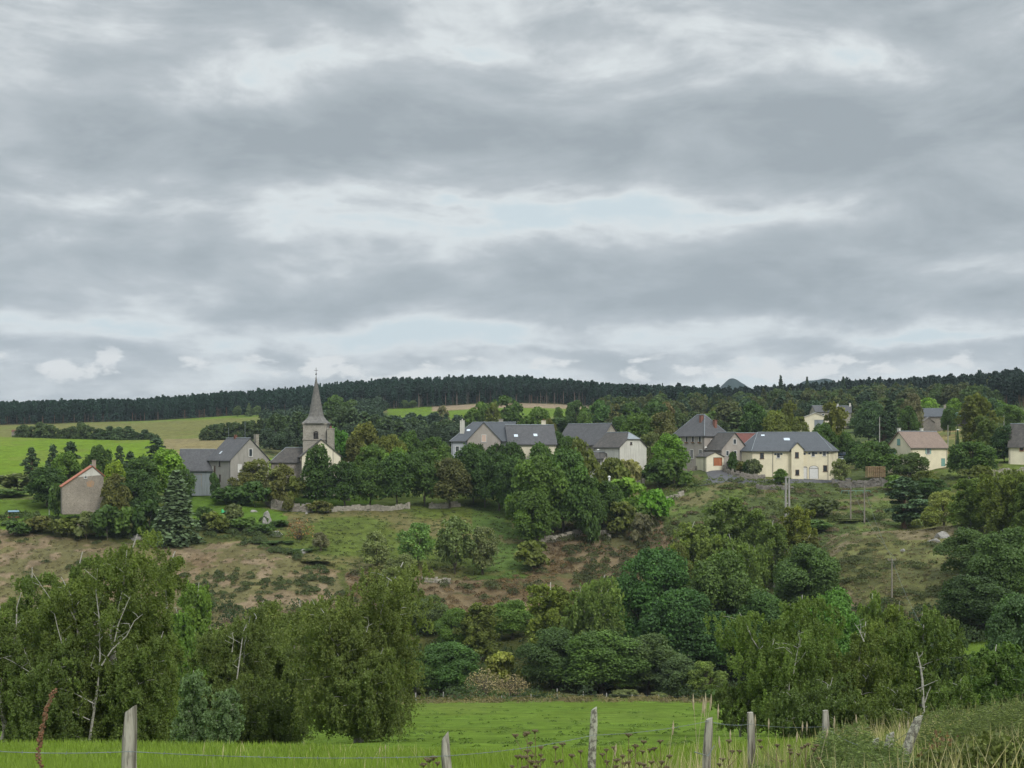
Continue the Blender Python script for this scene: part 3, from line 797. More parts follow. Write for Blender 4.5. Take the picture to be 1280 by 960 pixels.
def roof_polys(L, W, h, rh, f=(1, 1), o=.45, og=.30, ridge=None, dh=0.0):
    """ridge along x. f: 1 gable, 0 full hip, between = half hip. ridge y offset for lopsided gables"""
    ry = ridge or 0.0
    k = rh / (W / 2)
    sF = rh / (W / 2 + ry); sB = (rh - dh) / (W / 2 - ry)
    x0 = -L / 2 - (og if f[0] >= 1 else o); x1 = L / 2 + (og if f[1] >= 1 else o)
    yF, yB = -W / 2 - o, W / 2 + o
    zF, zB = h - o * sF, h + dh - o * sB; zt = h + rh
    def end(x, fx, sgn):
        if fx >= 1: return (x, ry, zt), None, None
        ins = (W / 2 + o) * (1 - fx) * .95
        if fx <= 0: return (x - sgn * ins, ry, zt), None, None
        a = (x, yF * (1 - fx) + ry * fx, zF + (zt - zF) * fx); b = (x, yB * (1 - fx) + ry * fx, zB + (zt - zB) * fx)
        return (x - sgn * ins, ry, zt), a, b
    r0, a0, b0 = end(x0, f[0], -1); r1, a1, b1 = end(x1, f[1], 1)
    F_ = [(x0, yF, zF), (x1, yF, zF)] + ([a1] if a1 else []) + [r1, r0] + ([a0] if a0 else [])
    B_ = [(x1, yB, zB), (x0, yB, zB)] + ([b0] if b0 else []) + [r0, r1] + ([b1] if b1 else [])
    polys, mis = [F_, B_], [0, 0]
    for r, a, b, x, fx, sg in ((r0, a0, b0, x0, f[0], -1), (r1, a1, b1, x1, f[1], 1)):
        if fx >= 1: continue
        if a: tri = [b, a, r] if sg < 0 else [a, b, r]
        else: tri = [(x, yB, zB), (x, yF, zF), r] if sg < 0 else [(x, yF, zF), (x, yB, zB), r]
        polys.append(tri); mis.append(1)
    return polys, mis, (r0, r1)

def wall_mb(L, W, h, rh, f=(1, 1), base=-2.5, ridge=0.0, drop=.12, dh=0.0):
    mb = MB(); zt = h + rh - drop
    def prof(x, fx):
        y0, y1 = -W / 2, W / 2; hh = h - drop
        if fx <= 0: return [(x, y0, hh), (x, y1, hh)]
        if fx >= 1: return [(x, y0, hh), (x, ridge, zt), (x, y1, hh + dh)]
        return [(x, y0, hh), (x, y0 * (1 - fx), hh + (zt - hh) * fx), (x, y1 * (1 - fx), hh + (zt - hh) * fx), (x, y1, hh)]
    a = prof(-L / 2, f[0]); b = prof(L / 2, f[1])
    mb.poly([(-L / 2, W / 2, base), (-L / 2, -W / 2, base)] + a)
    mb.poly([(L / 2, -W / 2, base), (L / 2, W / 2, base)] + b[::-1])
    mb.poly([(-L / 2, -W / 2, base), (L / 2, -W / 2, base), b[0], a[0]])
    mb.poly([(L / 2, W / 2, base), (-L / 2, W / 2, base), a[-1], b[-1]])
    mb.poly([(-L / 2, -W / 2, base), (-L / 2, W / 2, base), (L / 2, W / 2, base), (L / 2, -W / 2, base)])
    mb.poly([a[0], b[0], b[-1], a[-1]])
    return mb

def face_frame(face, L, W):
    """origin at the left end of a wall seen from outside, its direction and its outward normal"""
    return {'S': ((-L / 2, -W / 2), (1, 0), (0, -1), L), 'E': ((L / 2, -W / 2), (0, 1), (1, 0), W),
            'N': ((L / 2, W / 2), (-1, 0), (0, 1), L), 'W': ((-L / 2, W / 2), (0, -1), (-1, 0), W)}[face]

def opening(root, fr, u, zc, w, h, kind='window', frame='white_paint', pane='glass', shutter=None, arch=False, out=0.0, sill=True):
    """a window or door on a wall: frame standing 6 cm proud, pane as its sub-part, shutters beside it"""
    (ox, oy), (tx, ty), (nx, ny), Ln = fr
    cx, cy = ox + tx * u * Ln, oy + ty * u * Ln
    def pt(a, n_, z): return (cx + tx * a + nx * n_, cy + ty * a + ny * n_, z)
    def bx(mb, a0, a1, z0, z1, n0, n1):
        p = [pt(a0, n0, z0), pt(a1, n0, z0), pt(a1, n1, z0), pt(a0, n1, z0)]; q = [pt(a0, n0, z1), pt(a1, n0, z1), pt(a1, n1, z1), pt(a0, n1, z1)]
        mb.poly(p[::-1]); mb.poly(q)
        for i in range(4): mb.poly([p[i], p[(i + 1) % 4], q[(i + 1) % 4], q[i]])
    t = .13 if w > .7 else .09; o = out
    fm = MB(); z0, z1 = zc - h / 2, zc + h / 2
    bx(fm, -w / 2 - t, -w / 2, z0, z1, -.1 + o, .07 + o); bx(fm, w / 2, w / 2 + t, z0, z1, -.1 + o, .07 + o); bx(fm, -w / 2 - t, w / 2 + t, z1, z1 + t, -.1 + o, .075 + o)
    if kind == 'window' and sill: bx(fm, -w / 2 - t - .06, w / 2 + t + .06, z0 - .16, z0, -.1 + o, .16 + o)
    if kind == 'window' and w > .9: bx(fm, -.035, .035, z0, z1, -.1 + o, .05 + o)
    f = fm.build(kind, M[frame], root)
    pm = MB()
    if arch:
        k = 8; pts = [pt(w / 2 * math.cos(math.pi * i / k), .03 + o, z1 + w * .28 * math.sin(math.pi * i / k)) for i in range(k + 1)]
        am = [pt((w / 2 + t) * math.cos(math.pi * i / k), .055 + o, z1 + (w * .28 + t) * math.sin(math.pi * i / k)) for i in range(k + 1)]
        pm.poly([pt(-w / 2, .03 + o, z0), pt(w / 2, .03 + o, z0)] + pts)
        ar = MB()
        for i in range(k): ar.poly([am[i], am[i + 1], pts[i + 1], pts[i]])
        ar.build('arch_surround', M[frame], f)
    else:
        bx(pm, -w / 2, w / 2, z0, z1, -.05 + o, .022 + o)
    pm.build('pane' if kind == 'window' else 'door_leaf', M[pane], f)
    if shutter:
        for s in (-1, 1):
            sm = MB(); a0 = s * (w / 2 + t + .03); a1 = s * (w / 2 + t + w * .48)
            bx(sm, min(a0, a1), max(a0, a1), z0, z1, .01 + o, .06 + o); sm.build('shutter', M[shutter], root)
    return f

def chimney(roof, x, y, zb, zt, w=.8, l=1.1, mat='white_wall', pot='brick', npot=2):
    mb = MB(); mb.box((x, y, (zb + zt) / 2), (w, l, zt - zb)); mb.box((x, y, zt + .06), (w + .16, l + .16, .12))
    c = mb.build('chimney', M[mat], roof)
    pm = MB()
    for i in range(npot): pm.tube([(x, y + (i - (npot - 1) / 2) * .45, zt + .12), (x, y + (i - (npot - 1) / 2) * .45, zt + .55)], [.17, .13], 8)
    if npot: pm.build('chimney_pot', M[pot], roof)
    return c

def house(name, label, cat, px, d, row, yaw, L, W, h, rh, f=(1, 1), wall='grey_render', roof='slate', hipmat=None, o=.45, og=.3, ridge=0.0, wins=(), doors=(), chim=(), sky=(), parent=None, at=None, base=-2.5, gutter=True, t=.18, group=None, dh=0.0):
    if parent is None:
        p = P(px, row, d); root = empty(name, p, R(yaw), label, cat, group)
    else:
        root = parent
    X0 = at or (0, 0, 0, 0)      # x, y, z, rotation of this wing inside its house
    def put(ob):
        if at:
            ob.location = (X0[0], X0[1], X0[2]); ob.rotation_euler = (0, 0, R(X0[3]))
        return ob
    wo = put(wall_mb(L, W, h, rh, f, base, ridge, .12, dh).build('wall' if not at else 'wing_wall', M[wall], root))
    polys, mis, rd = roof_polys(L, W, h, rh, f, o, og, ridge, dh)
    rm = MB(); slab(rm, polys, t, mis)
    ro = put(rm.build('roof' if not at else 'wing_roof', [M[roof], M[hipmat or roof]], root))
    rc = MB(); rc.tube([(rd[0][0], rd[0][1], rd[0][2] + .03), (rd[1][0], rd[1][1], rd[1][2] + .03)], .13, 6)
    for poly, mi in zip(polys[2:], mis[2:]):
        rc.tube([(poly[0][0], poly[0][1], poly[0][2] + .02), (poly[2][0], poly[2][1], poly[2][2] + .02)], .09, 5); rc.tube([(poly[1][0], poly[1][1], poly[1][2] + .02), (poly[2][0], poly[2][1], poly[2][2] + .02)], .09, 5)
    rc.build('ridge_cap', M['zinc'], ro)
    if gutter:
        g = MB(); sF = rh / (W / 2 + ridge)
        zz = h - o * sF - .16
        g.box((0, W / 2 + o + .05, h - o * (rh / (W / 2 - ridge)) - .16), (L + 2 * og, .13, .12)); g.build('gutter', M['gutter'], ro); g = MB()
        g.box((0, -W / 2 - o - .05, zz), (L + 2 * og, .13, .12))
        for x in (-L / 2 + .3, L / 2 - .3): g.tube([(x, -W / 2 - .08, zz), (x, -W / 2 - .08, -.5)], .05, 5)
        g.build('gutter', M['gutter'], ro)
    par = root if not at else wo
    for wd in wins:
        fr = face_frame(wd[0], L, W); opening(par, fr, wd[1], wd[2], wd[3], wd[4], 'window', *(wd[5:6] or ('white_paint',)), **(wd[6] if len(wd) > 6 else {}))
    for wd in doors:
        fr = face_frame(wd[0], L, W); opening(par, fr, wd[1], wd[2], wd[3], wd[4], 'door', *(wd[5:6] or ('white_paint',)), **(wd[6] if len(wd) > 6 else {}))
    for c in chim: chimney(ro, *c)
    for (x, y, w_, h_) in sky:       # roof window: x along ridge, y across
        k = rh / (W / 2); z = h + rh - abs(y - ridge) * (rh / (W / 2 + (ridge if y < ridge else -ridge))); sl = math.atan2(rh, W / 2) * (1 if y < 0 else -1)
        m = MB(); m.box((x, y, z + .06), (w_, h_, .12), 0, 0, ('X', sl)); m.build('skylight', M['skylight'], ro)
    return root, wo, ro

# --- 1 small barn at the left edge of the village, its lopsided gable towards the viewer
b, bw, brf = house('stone_barn', 'small stone barn with lopsided orange tiled gable, leftmost in the village', 'barn', 102.5, 352, 629, -70, 8.5, 9.7, 4.5, 4.9, dh=2.6, wall='barn_stone', roof='tiles_orange', ridge=2.2, o=.35, og=.35, gutter=False,
    wins=[('E', .56, 6.7, .55, .75, 'white_paint')], chim=[(3.4, 2.6, 8.0, 10.6, .9, .9, 'barn_wall', 'brick', 0)])
m = MB(); m.poly([(4.28, -1.3, 6.55), (4.28, 4.3, 7.0), (4.28, 2.2, 8.9)]); m.build('gable_plaster', M['white_wall'], b)
m = MB(); m.poly([(4.28, .9, 4.2), (4.28, 2.4, 4.0), (4.28, 2.7, 5.3), (4.28, 1.8, 5.9), (4.28, .8, 5.3)]); m.build('wall_patch', surf('rusty_patch', (.40, .24, .12), (.30, .24, .19), 1.6), b)

# --- 2 grey farmhouse with a lower wing
hs, _, hr = house('grey_farmhouse', 'tall grey rendered farmhouse with slate roof and lower barn wing, left of the church', 'house', 298, 391, 608, -50, 12.5, 11.8, 7.6, 5.7, wall='grey_render', roof='slate',
    wins=[('E', .52, 9.3, .9, 1.9, 'white_paint'), ('E', .24, 5.1, 1.0, 2.0, 'white_paint', dict(pane='white_paint')), ('E', .20, 1.5, 1.0, 1.3, 'white_paint'), ('E', .06, 2.0, .6, .9, 'white_paint'),
          ('S', .22, 4.6, .9, 2.1, 'pole_wood', dict(pane='white_wall')), ('S', .30, 4.6, .9, 2.1, 'pole_wood', dict(pane='brown_paint')), ('S', .52, 6.3, .55, 1.3, 'brown_paint'), ('S', .54, 2.4, .7, 1.7, 'brown_paint')],
    chim=[(5.2, 2.6, 10.4, 14.2, 1.2, .9, 'stone_pale', 'brick', 0), (-1.6, 0, 12.6, 13.7, .7, .7, 'brick', 'brick', 2)], sky=[(-2.2, -4.2, .9, 1.1)])
m = MB(); m.tube([(1.5, 1.2, 12.6), (1.5, 1.2, 17.6)], .05, 5); m.build('aerial_mast', M['zinc'], hr); m = MB(); m.tube([(-5.5, 0, 13), (-5.5, 0, 16.2)], .04, 5); m.build('aerial_mast', M['zinc'], hr)
house(None, None, None, 0, 0, 0, 0, 9.2, 9.0, 4.9, 5.3, wall='grey_boards', roof='slate', parent=hs, at=(-9.9, -7.1, 0, 58),
      doors=[('S', .45, 1.6, 3.4, 3.4, 'pole_wood', dict(pane='grey_boards'))], wins=[('S', .95, 1.7, .8, 1.6, 'pole_wood')])

# --- 3 church
ch = empty('village_church', P(396, 608, 392), R(0), 'pale stone village church with a tall pointed grey spire', 'church')
def wing(nm, at, *a, **k): return house(None, None, None, 0, 0, 0, 0, *a, parent=ch, at=at, **k)
_, nw, nr = wing('nave', (-.6, 5.5, 0, -75), 17, 10.6, 8.6, 4.4, wall='cream_pale', roof='slate_brown', o=.5, og=.35,
     wins=[('S', .86, 5.4, .9, 3.2, 'pole_wood'), ('S', .97, 5.4, .6, 3.2, 'pole_wood')])
wing('side_chapel', (-8.4, 3.4, 0, 5), 9, 8, 7.0, 3.7, f=(0, 1), wall='stone', roof='slate_brown', o=.35, wins=[('S', .45, 4.0, .8, 1.6, 'pole_wood')])
m = MB()
for y0, s in ((2.4, 1), ):
    m.poly([(4.2, -3.6, -2), (5.7, -3.9, -2), (5.0, -3.7, 5.2), (4.2, -3.6, 7.4)]); m.poly([(4.2, -2.8, -2), (4.2, -2.8, 7.4), (5.0, -2.9, 5.2), (5.7, -3.1, -2)])
    m.poly([(4.2, -3.6, 7.4), (5.0, -3.7, 5.2), (5.0, -2.9, 5.2), (4.2, -2.8, 7.4)]); m.poly([(5.0, -3.7, 5.2), (5.7, -3.9, -2), (5.7, -3.1, -2), (5.0, -2.9, 5.2)])
m.build('buttress', M['stone'], ch)
tw = empty('bell_tower', (-.55, 2.6, 0), 0); tw.parent = ch
tb = MB(); Wt = 6.4
tb.box((0, 0, 8.2), (Wt, Wt, 18.4)); tb.box((0, 0, 12.9), (Wt + .34, Wt + .34, .3)); tb.box((0, 0, 17.25), (Wt + .5, Wt + .5, .35))
tb.build('tower_wall', M['stone_tower'], tw)
frS = ((-Wt / 2, -Wt / 2), (1, 0), (0, -1), Wt)
opening(tw, frS, .56, 13.9, 1.15, 1.9, 'window', 'stone_dark', 'dark', arch=True, sill=True)
m = MB(); m.box((3.95, -.6, 6.6), (1.7, 2.6, 18.2)); m.box((3.95, -.6, 15.85), (1.9, 2.8, .3)); m.build('stair_turret', M['stone_pale'], ch)
m = MB(); m.box((3.95, -.9, 16.3), (.5, .5, .7)); m.build('turret_pot', M['brick'], ch)
sp = MB(); rings = []
def ring(r, z, sq):
    out = []
    for i in range(16):
        a = 2 * math.pi * (i + .5) / 16
        oc = r / max(abs(math.cos(((a + math.pi / 8) % (math.pi / 4)) - math.pi / 8)), .01) * math.cos(math.pi / 8)
        s_ = r / max(abs(math.cos(a)), abs(math.sin(a)))
        rr = s_ * sq + oc * (1 - sq)
        out.append((rr * math.cos(a), rr * math.sin(a), z))
    return out
for r, z, sq in ((3.75, 17.35, 1), (3.7, 17.5, 1), (2.95, 18.3, .7), (2.3, 19.3, .25), (2.0, 20.4, 0), (1.05, 25.3, 0), (.34, 29.0, 0), (.06, 30.6, 0)): rings.append(ring(r, z, sq))
for a, c in zip(rings[:-1], rings[1:]):
    for i in range(16): sp.poly([a[i], a[(i + 1) % 16], c[(i + 1) % 16], c[i]])
sp.poly(rings[0][::-1])
spo = sp.build('spire', M['slate_spire'], ch); spo.location = (-.55, 2.6, 0)
m = MB(); m.tube([(0, 0, 30.3), (0, 0, 32.9)], .07, 6); m.tube([(-.5, 0, 32.1), (.5, 0, 32.1)], .06, 6); m.tube([(0, 0, 30.9), (0, 0, 31.0), (0, 0, 31.2), (0, 0, 31.3)], [.05, .24, .24, .05], 8); m.build('cross', M['iron'], spo)

# --- 4 large house with a cross gable and a long right wing
g4, _, r4 = house('large_slate_house', 'large house with a cross gable, pale chimney and long slate wing, behind the lane trees', 'house', 606, 408, 588, -8, 17.5, 11, 8.8, 5.0, f=(.0, 1), wall='shade_blue_white', roof='slate_blue',
    wins=[('S', .10, 6.2, .9, 1.3), ('S', .9, 6.2, .9, 1.3)], chim=[(-6.0, -3.1, 9.6, 14.2, 1.2, 1.0, 'white_wall', 'white_wall', 1), (4.6, .6, 12.4, 14.6, 1.1, .9, 'stone_pale', 'brick', 0)], sky=[(-4.3, -2.6, 1.0, .8)])
house(None, None, None, 0, 0, 0, 0, 11.5, 9.4, 8.8, 4.9, wall='pinkish', roof='slate_blue', parent=g4, at=(.9, -1.4, .05, -90), gutter=False, wins=[('E', .50, 9.1, 1.05, 1.9, 'white_paint', dict(pane='pink_shutter')), ('E', .25, 5.2, 1.0, 1.6), ('E', .75, 5.2, 1.0, 1.6)])
_, w4, rr4 = house(None, None, None, 0, 0, 0, 0, 13.5, 11, 7.9, 5.1, wall='cream_pale', roof='slate', parent=g4, at=(13.0, -.6, .0, 16), sky=[(-4.4, -3.4, 1.1, 1.0), (1.2, -3.2, 1.1, 1.0)], wins=[('S', .52, 5.5, 1.0, .9), ('S', .40, 2.6, .9, 1.3), ('S', .70, 2.6, .9, 1.3)])
house(None, None, None, 0, 0, 0, 0, 11, 9, 8.6, 4.6, wall='grey_render', roof='slate_blue', parent=g4, at=(11.5, 9, 0, 0), chim=[(4.6, -1.5, 12.0, 14.3, 1.2, 1.0, 'cream_pale', 'brick', 2)])

# --- 5 long barn and 6 white gabled barn in front of it
house('long_barn', 'long barn with plain dark slate roof and bare stone gable', 'barn', 737, 420, 591, -46, 17.0, 11.0, 8.6, 5.9, wall='stone_pale', roof='slate', o=.4, wins=[('E', .55, 11.2, .8, .9, 'brown_paint')], doors=[('S', .6, 1.4, 2.4, 2.8, 'brown_paint', dict(pane='brown_paint'))])
wb, _, _ = house('white_gabled_barn', 'barn with blank white half hipped gable and mossy slate roof, stained by rain', 'barn', 775, 398, 586, -55, 11.5, 9.6, 6.3, 3.9, f=(1, .55), wall='white_wall', roof='slate_brown', hipmat='zinc', o=.35, wins=[('E', .42, 7.1, .5, .6, 'brown_paint')])
house(None, None, None, 0, 0, 0, 0, 9.5, 4.5, 3.2, 1.5, wall='white_wall', roof='slate_brown', parent=wb, at=(-4.6, -6.6, 0, 27), wins=[('S', .45, 1.5, .9, 1.1, 'brown_paint'), ('S', .78, 1.4, 1.8, 1.3, 'brown_paint')])
sh, _, _ = house('garden_shed', 'little grey sloping shed among the shrubs below the white gabled barn', 'shed', 771, 378, 618, -30, 3.4, 2.8, 1.9, .9, wall='grey_boards', roof='zinc', o=.15, gutter=False)

# --- 7 manor with a hipped roof, 7b its gabled wing with the garage
mn, _, _ = house('hipped_manor', 'tall old manor with steep hipped slate roof and flower boxes', 'house', 876, 415, 577, -52, 12.7, 10.0, 8.0, 5.7, f=(0, 0), wall='pinkish', roof='slate', o=.5,
    wins=[('S', u, 6.5, .85, 1.55, 'white_paint') for u in (.2, .44, .64, .86)] + [('S', u, 2.2, 1.0, 2.5, 'white_paint') for u in (.08, .34, .60, .88)] + [('E', .3, 5.6, .9, 1.4)],
    chim=[(1.8, -1.6, 10.6, 13.3, .8, 1.0, 'brick', 'brick', 0), (4.5, 1.2, 9.2, 12.0, .8, 1.0, 'brick', 'brick', 0)])
m = MB()
for u in (.2, .44, .64, .86): m.box((-6.35 + 12.7 * u, -5.25, 5.55), (1.1, .3, .3))
m.build('flower_box', surf('window_flowers', (.30, .06, .05), (.08, .12, .04), 4), mn)
gw, _, _ = house('gabled_annex', 'grey gabled annex with an orange garage door, in front of the hipped manor', 'house', 908, 405, 581, -66, 8.6, 8.6, 4.7, 4.5, wall='pinkish', roof='slate_brown', o=.45,
    wins=[('E', .5, 6.6, .9, 1.3, 'white_paint'), ('E', .22, 3.3, .8, 1.3), ('E', .52, 3.3, .8, 1.3), ('E', .84, 3.3, 1.3, 1.4)])
mg = empty('garage_block', (0, 0, 0), 0); mg.parent = gw
m = wall_mb(5.6, 5.6, 2.5, 1.2); w_ = m.build('garage_wall', M['cream_pale'], mg)
pl, mi_, _r = roof_polys(5.6, 5.6, 2.5, 1.2, (1, 1), .3, .25); rm = MB(); slab(rm, pl, .15, mi_); rm.build('garage_roof', M['slate_brown'], mg)
opening(mg, face_frame('E', 5.6, 5.6), .66, .9, 2.6, 2.2, 'door', 'brown_paint', 'orange_door')
mg.location = (1.7, -6.6, 0)
house('red_roofed_barn', 'low barn showing only its dark red tiled roof, behind the municipal building', 'barn', 932, 425, 578, 4, 15, 9, 5.2, 3.6, wall='stone', roof='tiles_red', o=.4, wins=[('S', .7, 2.4, .8, 1.0)])

# --- 8 cream municipal building
def municipal():
    d0 = 398.0; z0 = (HZ - 598.5) / F * d0
    root = empty('municipal_building', P(990, 598.5, d0), 0, 'long cream municipal building with blue grey hipped slate roof and arched garage doors', 'building')
    U = F / d0
    def wx(px, y=0): return (px - 640) / F * (d0 + y) - (990 - 640) / F * d0
    h = 8.1
    A = (wx(922, 5.5), 5.5); B = (wx(940.5, -.0), 0.0); C_ = (wx(1038, 0), 0.0); D_ = (wx(1047.5, 12), 12.0); E_ = (wx(925, 13), 13.0)
    poly = [A, B, C_, D_, E_]
    mb = MB(); mb.prism(poly, -3.0, h); w = mb.build('wall', M['cream'], root)
    r0 = (wx(947, 7.0), 7.0, h + 5.0); r1 = (wx(1021, 7.0), 7.0, h + 5.0)
    cx = sum(p[0] for p in poly) / 5; cy_ = sum(p[1] for p in poly) / 5; o = .55
    def out(p, q):
        return (p[0] + q[0], p[1] + q[1], h - .28)
    a, b, c, dd, e = out(A, (-o, -.3)), out(B, (-.35, -o)), out(C_, (o, -o)), out(D_, (o, o)), out(E_, (-o, o))
    rm = MB(); slab(rm, [[b, c, r1, r0], [a, b, r0], [c, dd, r1], [dd, e, r0, r1], [e, a, r0]], .2)
    ro = rm.build('roof', M['slate_blue'], root)
    m = MB()
    for p, q in ((b, r0), (c, r1), (a, r0)): m.tube([(p[0], p[1], p[2] + .03), (q[0], q[1], q[2] + .03)], .08, 5)
    m.tube([(r0[0], r0[1], r0[2] + .03), (r1[0], r1[1], r1[2] + .03)], .1, 5); m.build('ridge_cap', M['zinc'], ro)
    m = MB(); m.box(((b[0] + c[0]) / 2, b[1] - .06, h - .42), (c[0] - b[0], .14, .13)); 
    for px_ in (966, 1035): m.tube([(wx(px_), -.1, h - .4), (wx(px_), -.1, -.5)], .06, 5)
    m.build('gutter', M['gutter'], ro)
    for x_, y_, k in ((wx(987), 4.0, 1.2), (wx(958), 5.6, .7)):
        m = MB(); m.box((x_, y_, h - .28 + (y_ + o) * (5.28 / 7.55) + .08), (k * 1.4, k, .12), 0, 0, ('X', math.atan(.7))); m.build('skylight', M['skylight'], ro)
    # gabled bay
    x0, x1 = wx(988.3), wx(1003.3); xm = (x0 + x1) / 2; yb = -1.3; hw = 8.3; ap = 10.1
    mb = MB(); mb.poly([(x0, yb, -2), (x1, yb, -2), (x1, yb, hw), (xm, yb, ap), (x0, yb, hw)])
    mb.poly([(x0, yb, -2), (x0, yb, hw), (x0, 1, hw), (x0, 1, -2)]); mb.poly([(x1, yb, -2), (x1, 1, -2), (x1, 1, hw), (x1, yb, hw)]); mb.build('bay_wall', M['cream'], root)
    rm = MB(); slab(rm, [[(x0 - .3, yb - .3, hw - .1), (xm, yb - .3, ap + .15), (xm, 4.2, ap + .15), (x0 - .3, 4.2, hw - .1)][::-1], [(x1 + .3, yb - .3, hw - .1), (x1 + .3, 4.2, hw - .1), (xm, 4.2, ap + .15), (xm, yb - .3, ap + .15)][::-1]], .16)
    rm.build('bay_roof', M['slate_blue'], root)
    def fr(pxc, y=0.0): return ((wx(pxc), y), (1, 0), (0, -1), 1.0)
    for pxc, rw, w_, h_, y in ((952.5, 569.8, .85, 1.4, 0), (973, 569.3, .8, 1.25, 0), (995, 568.8, .8, 1.4, yb), (995.5, 590.5, .8, 1.3, yb), (1016.5, 567.5, .8, 1.2, 0), (1030.5, 567, .8, 1.2, 0), (1031.5, 585.5, .85, 1.5, 0)):
        opening(root, fr(pxc, y), 0, (598.5 - rw) / U, w_, h_, 'window', 'brown_paint' if w_ == .85 or y else 'white_paint', 'glass')
    for pxc, rw in ((969.3, 567.7), (976.7, 567.5), (1005.8, 567.3), (1011.8, 566.8), (1020, 566.5), (1025.7, 566.3), (1034.5, 566)):
        opening(root, fr(pxc), 0, (598.5 - rw) / U, .62, .55, 'window', 'white_paint', 'glass', sill=False)
    opening(root, fr(1006.3), 0, 1.55, 1.0, 3.1, 'door', 'stone_dark', 'white_paint', arch=True)
    opening(root, fr(1017.2), 0, 1.45, 2.4, 2.9, 'door', 'stone_dark', 'white_paint', arch=True)
    return root
municipal()

# --- 9 warehouse, 10 tan roofed house, 11 stone farm, 12 house at the right edge, 13 far houses
house('small_warehouse', 'low pale warehouse with a wide gable and grey blue door, above the municipal roof', 'warehouse', 1018, 500, 537, -98, 12, 12.0, 3.6, 2.3, wall='cream_pale', roof='white_wall', o=.3, doors=[('E', .6, 1.6, 3.0, 3.2, 'zinc', dict(pane='zinc'))])
tn, _, _ = house('tan_roofed_house', 'cream house with brown pink tiled roof and pale green shutters', 'house', 1147, 402, 583, 30, 14.2, 8.8, 5.7, 4.2, wall='cream', roof='tiles_pink', o=.45, og=.5,
    wins=[('S', .47, 4.3, 1.0, 1.5, 'white_paint', dict(shutter='teal')), ('W', .48, 6.9, .9, 1.5, 'teal', dict(pane='teal')), ('W', .2, 4.2, 1.2, 1.4, 'white_paint', dict(shutter='teal'))], doors=[('S', .88, 1.1, 1.2, 2.1, 'teal', dict(pane='teal'))],
    chim=[(-6.6, .6, 8.9, 10.7, .7, .7, 'white_wall', 'white_wall', 0), (2.0, .4, 8.9, 10.7, .8, .6, 'white_wall', 'white_wall', 0)])
sf, _, _ = house('stone_farmhouse', 'distant stone farmhouse with blue grey roof and chimney on its right gable', 'house', 1164, 560, 536, -18, 11.5, 8.5, 5.0, 3.0, wall='stone', roof='slate_blue', o=.3, wins=[('E', .5, 4.5, .9, 1.2)], chim=[(5.2, 0, 7.2, 9.4, .9, .9, 'stone_pale', 'brick', 0)])
house(None, None, None, 0, 0, 0, 0, 4.5, 4.6, 2.6, 1.9, wall='stone_dark', roof='stone_dark', parent=sf, at=(-1.5, -5.5, 0, -70), o=.2, gutter=False)
house('green_roofed_shed', 'shed with a faded green roof just right of the distant stone farmhouse', 'shed', 1195, 575, 532, -4, 8, 5, 3.8, 1.4, wall='stone_dark', roof='teal', o=.3, gutter=False)
house('right_edge_house', 'cream house with a grey slate roof cut by the right edge of the photo', 'house', 1291, 400, 578, -28, 11.5, 9, 5.0, 5.9, wall='cream_pale', roof='slate_brown', o=.5, wins=[('S', .30, 3.9, .9, 1.2, 'orange_door'), ('S', .62, 3.9, .9, 1.2, 'orange_door')], sky=[(-1.2, -3.6, .9, .9)])
house('far_grey_house', 'far small grey house with two pale chimneys, behind the poplar-like birch', 'house', 1052, 620, 528, -14, 8, 7, 4.4, 2.8, wall='stone_pale', roof='slate', o=.3, chim=[(3.6, 0, 6.8, 8.3, .8, .8, 'white_wall', 'brick', 0), (-1.6, 0, 6.8, 8.0, .8, .8, 'white_wall', 'brick', 0)], wins=[('S', .3, 3, .9, 1.2), ('S', .7, 3, .9, 1.2)])
house('far_low_house', 'far low house half hidden between trees, above the warehouse roof', 'house', 1025, 640, 526, 10, 7, 7, 4.2, 2.6, wall='stone_pale', roof='slate', o=.3, wins=[('S', .5, 2.6, .9, 1.1)])

# ------------------------------------------------------------------ road, draped over the ground
def drape(name, poly_pr, mat, lift=.05, step=.9, dlo=372, dhi=440, kind='structure'):
    """surface laid on the ground inside an outline of (bearing, distance) corners"""
    pts = [((p[0] - 640) / F * p[1], p[1]) for p in poly_pr]
    xs = [p[0] for p in pts]; ys = [p[1] for p in pts]
    gx = np.arange(min(xs) - step, max(xs) + step, step); gy = np.arange(min(ys) - step, max(ys) + step, step)
    X, Y = np.meshgrid(gx, gy); Z = ground_z(X, Y) + lift
    idx = np.arange(X.size).reshape(X.shape)
    Q = np.stack([idx[:-1, :-1], idx[:-1, 1:], idx[1:, 1:], idx[1:, :-1]], -1).reshape(-1, 4)
    cxm = X.ravel()[Q].mean(1); cym = Y.ravel()[Q].mean(1)
    Q = Q[inside(cxm, cym, pts)]
    V = np.stack([X, Y, Z], -1).reshape(-1, 3)
    me = np_mesh(name, V, Q, mat, smooth=True)
    return tag(link(name, me), kind=kind)
def pr(pts, lo=376, hi=425): return [(p[0], d_at(p[0], p[1], lo, hi)) for p in pts]
drape('road', pr([(858, 583), (900, 582), (904, 588), (913, 593), (935, 598), (955, 599.5), (1000, 599), (1047, 599.5), (1064, 597), (1064, 601), (1040, 603), (990, 604.5), (940, 604), (908, 603), (895, 606), (874, 608), (884, 599), (884, 591), (874, 586)]), M['asphalt'])
_unused = ([(858, 411), (884, 411), (902, 407), (915, 401), (925, 396.5), (945, 394), (990, 392.5), (1047, 392.5), (1062, 394), (1062, 398), (1040, 397.5), (985, 396.3), (938, 397), (921, 400), (913, 412), (905, 416), (870, 416)])

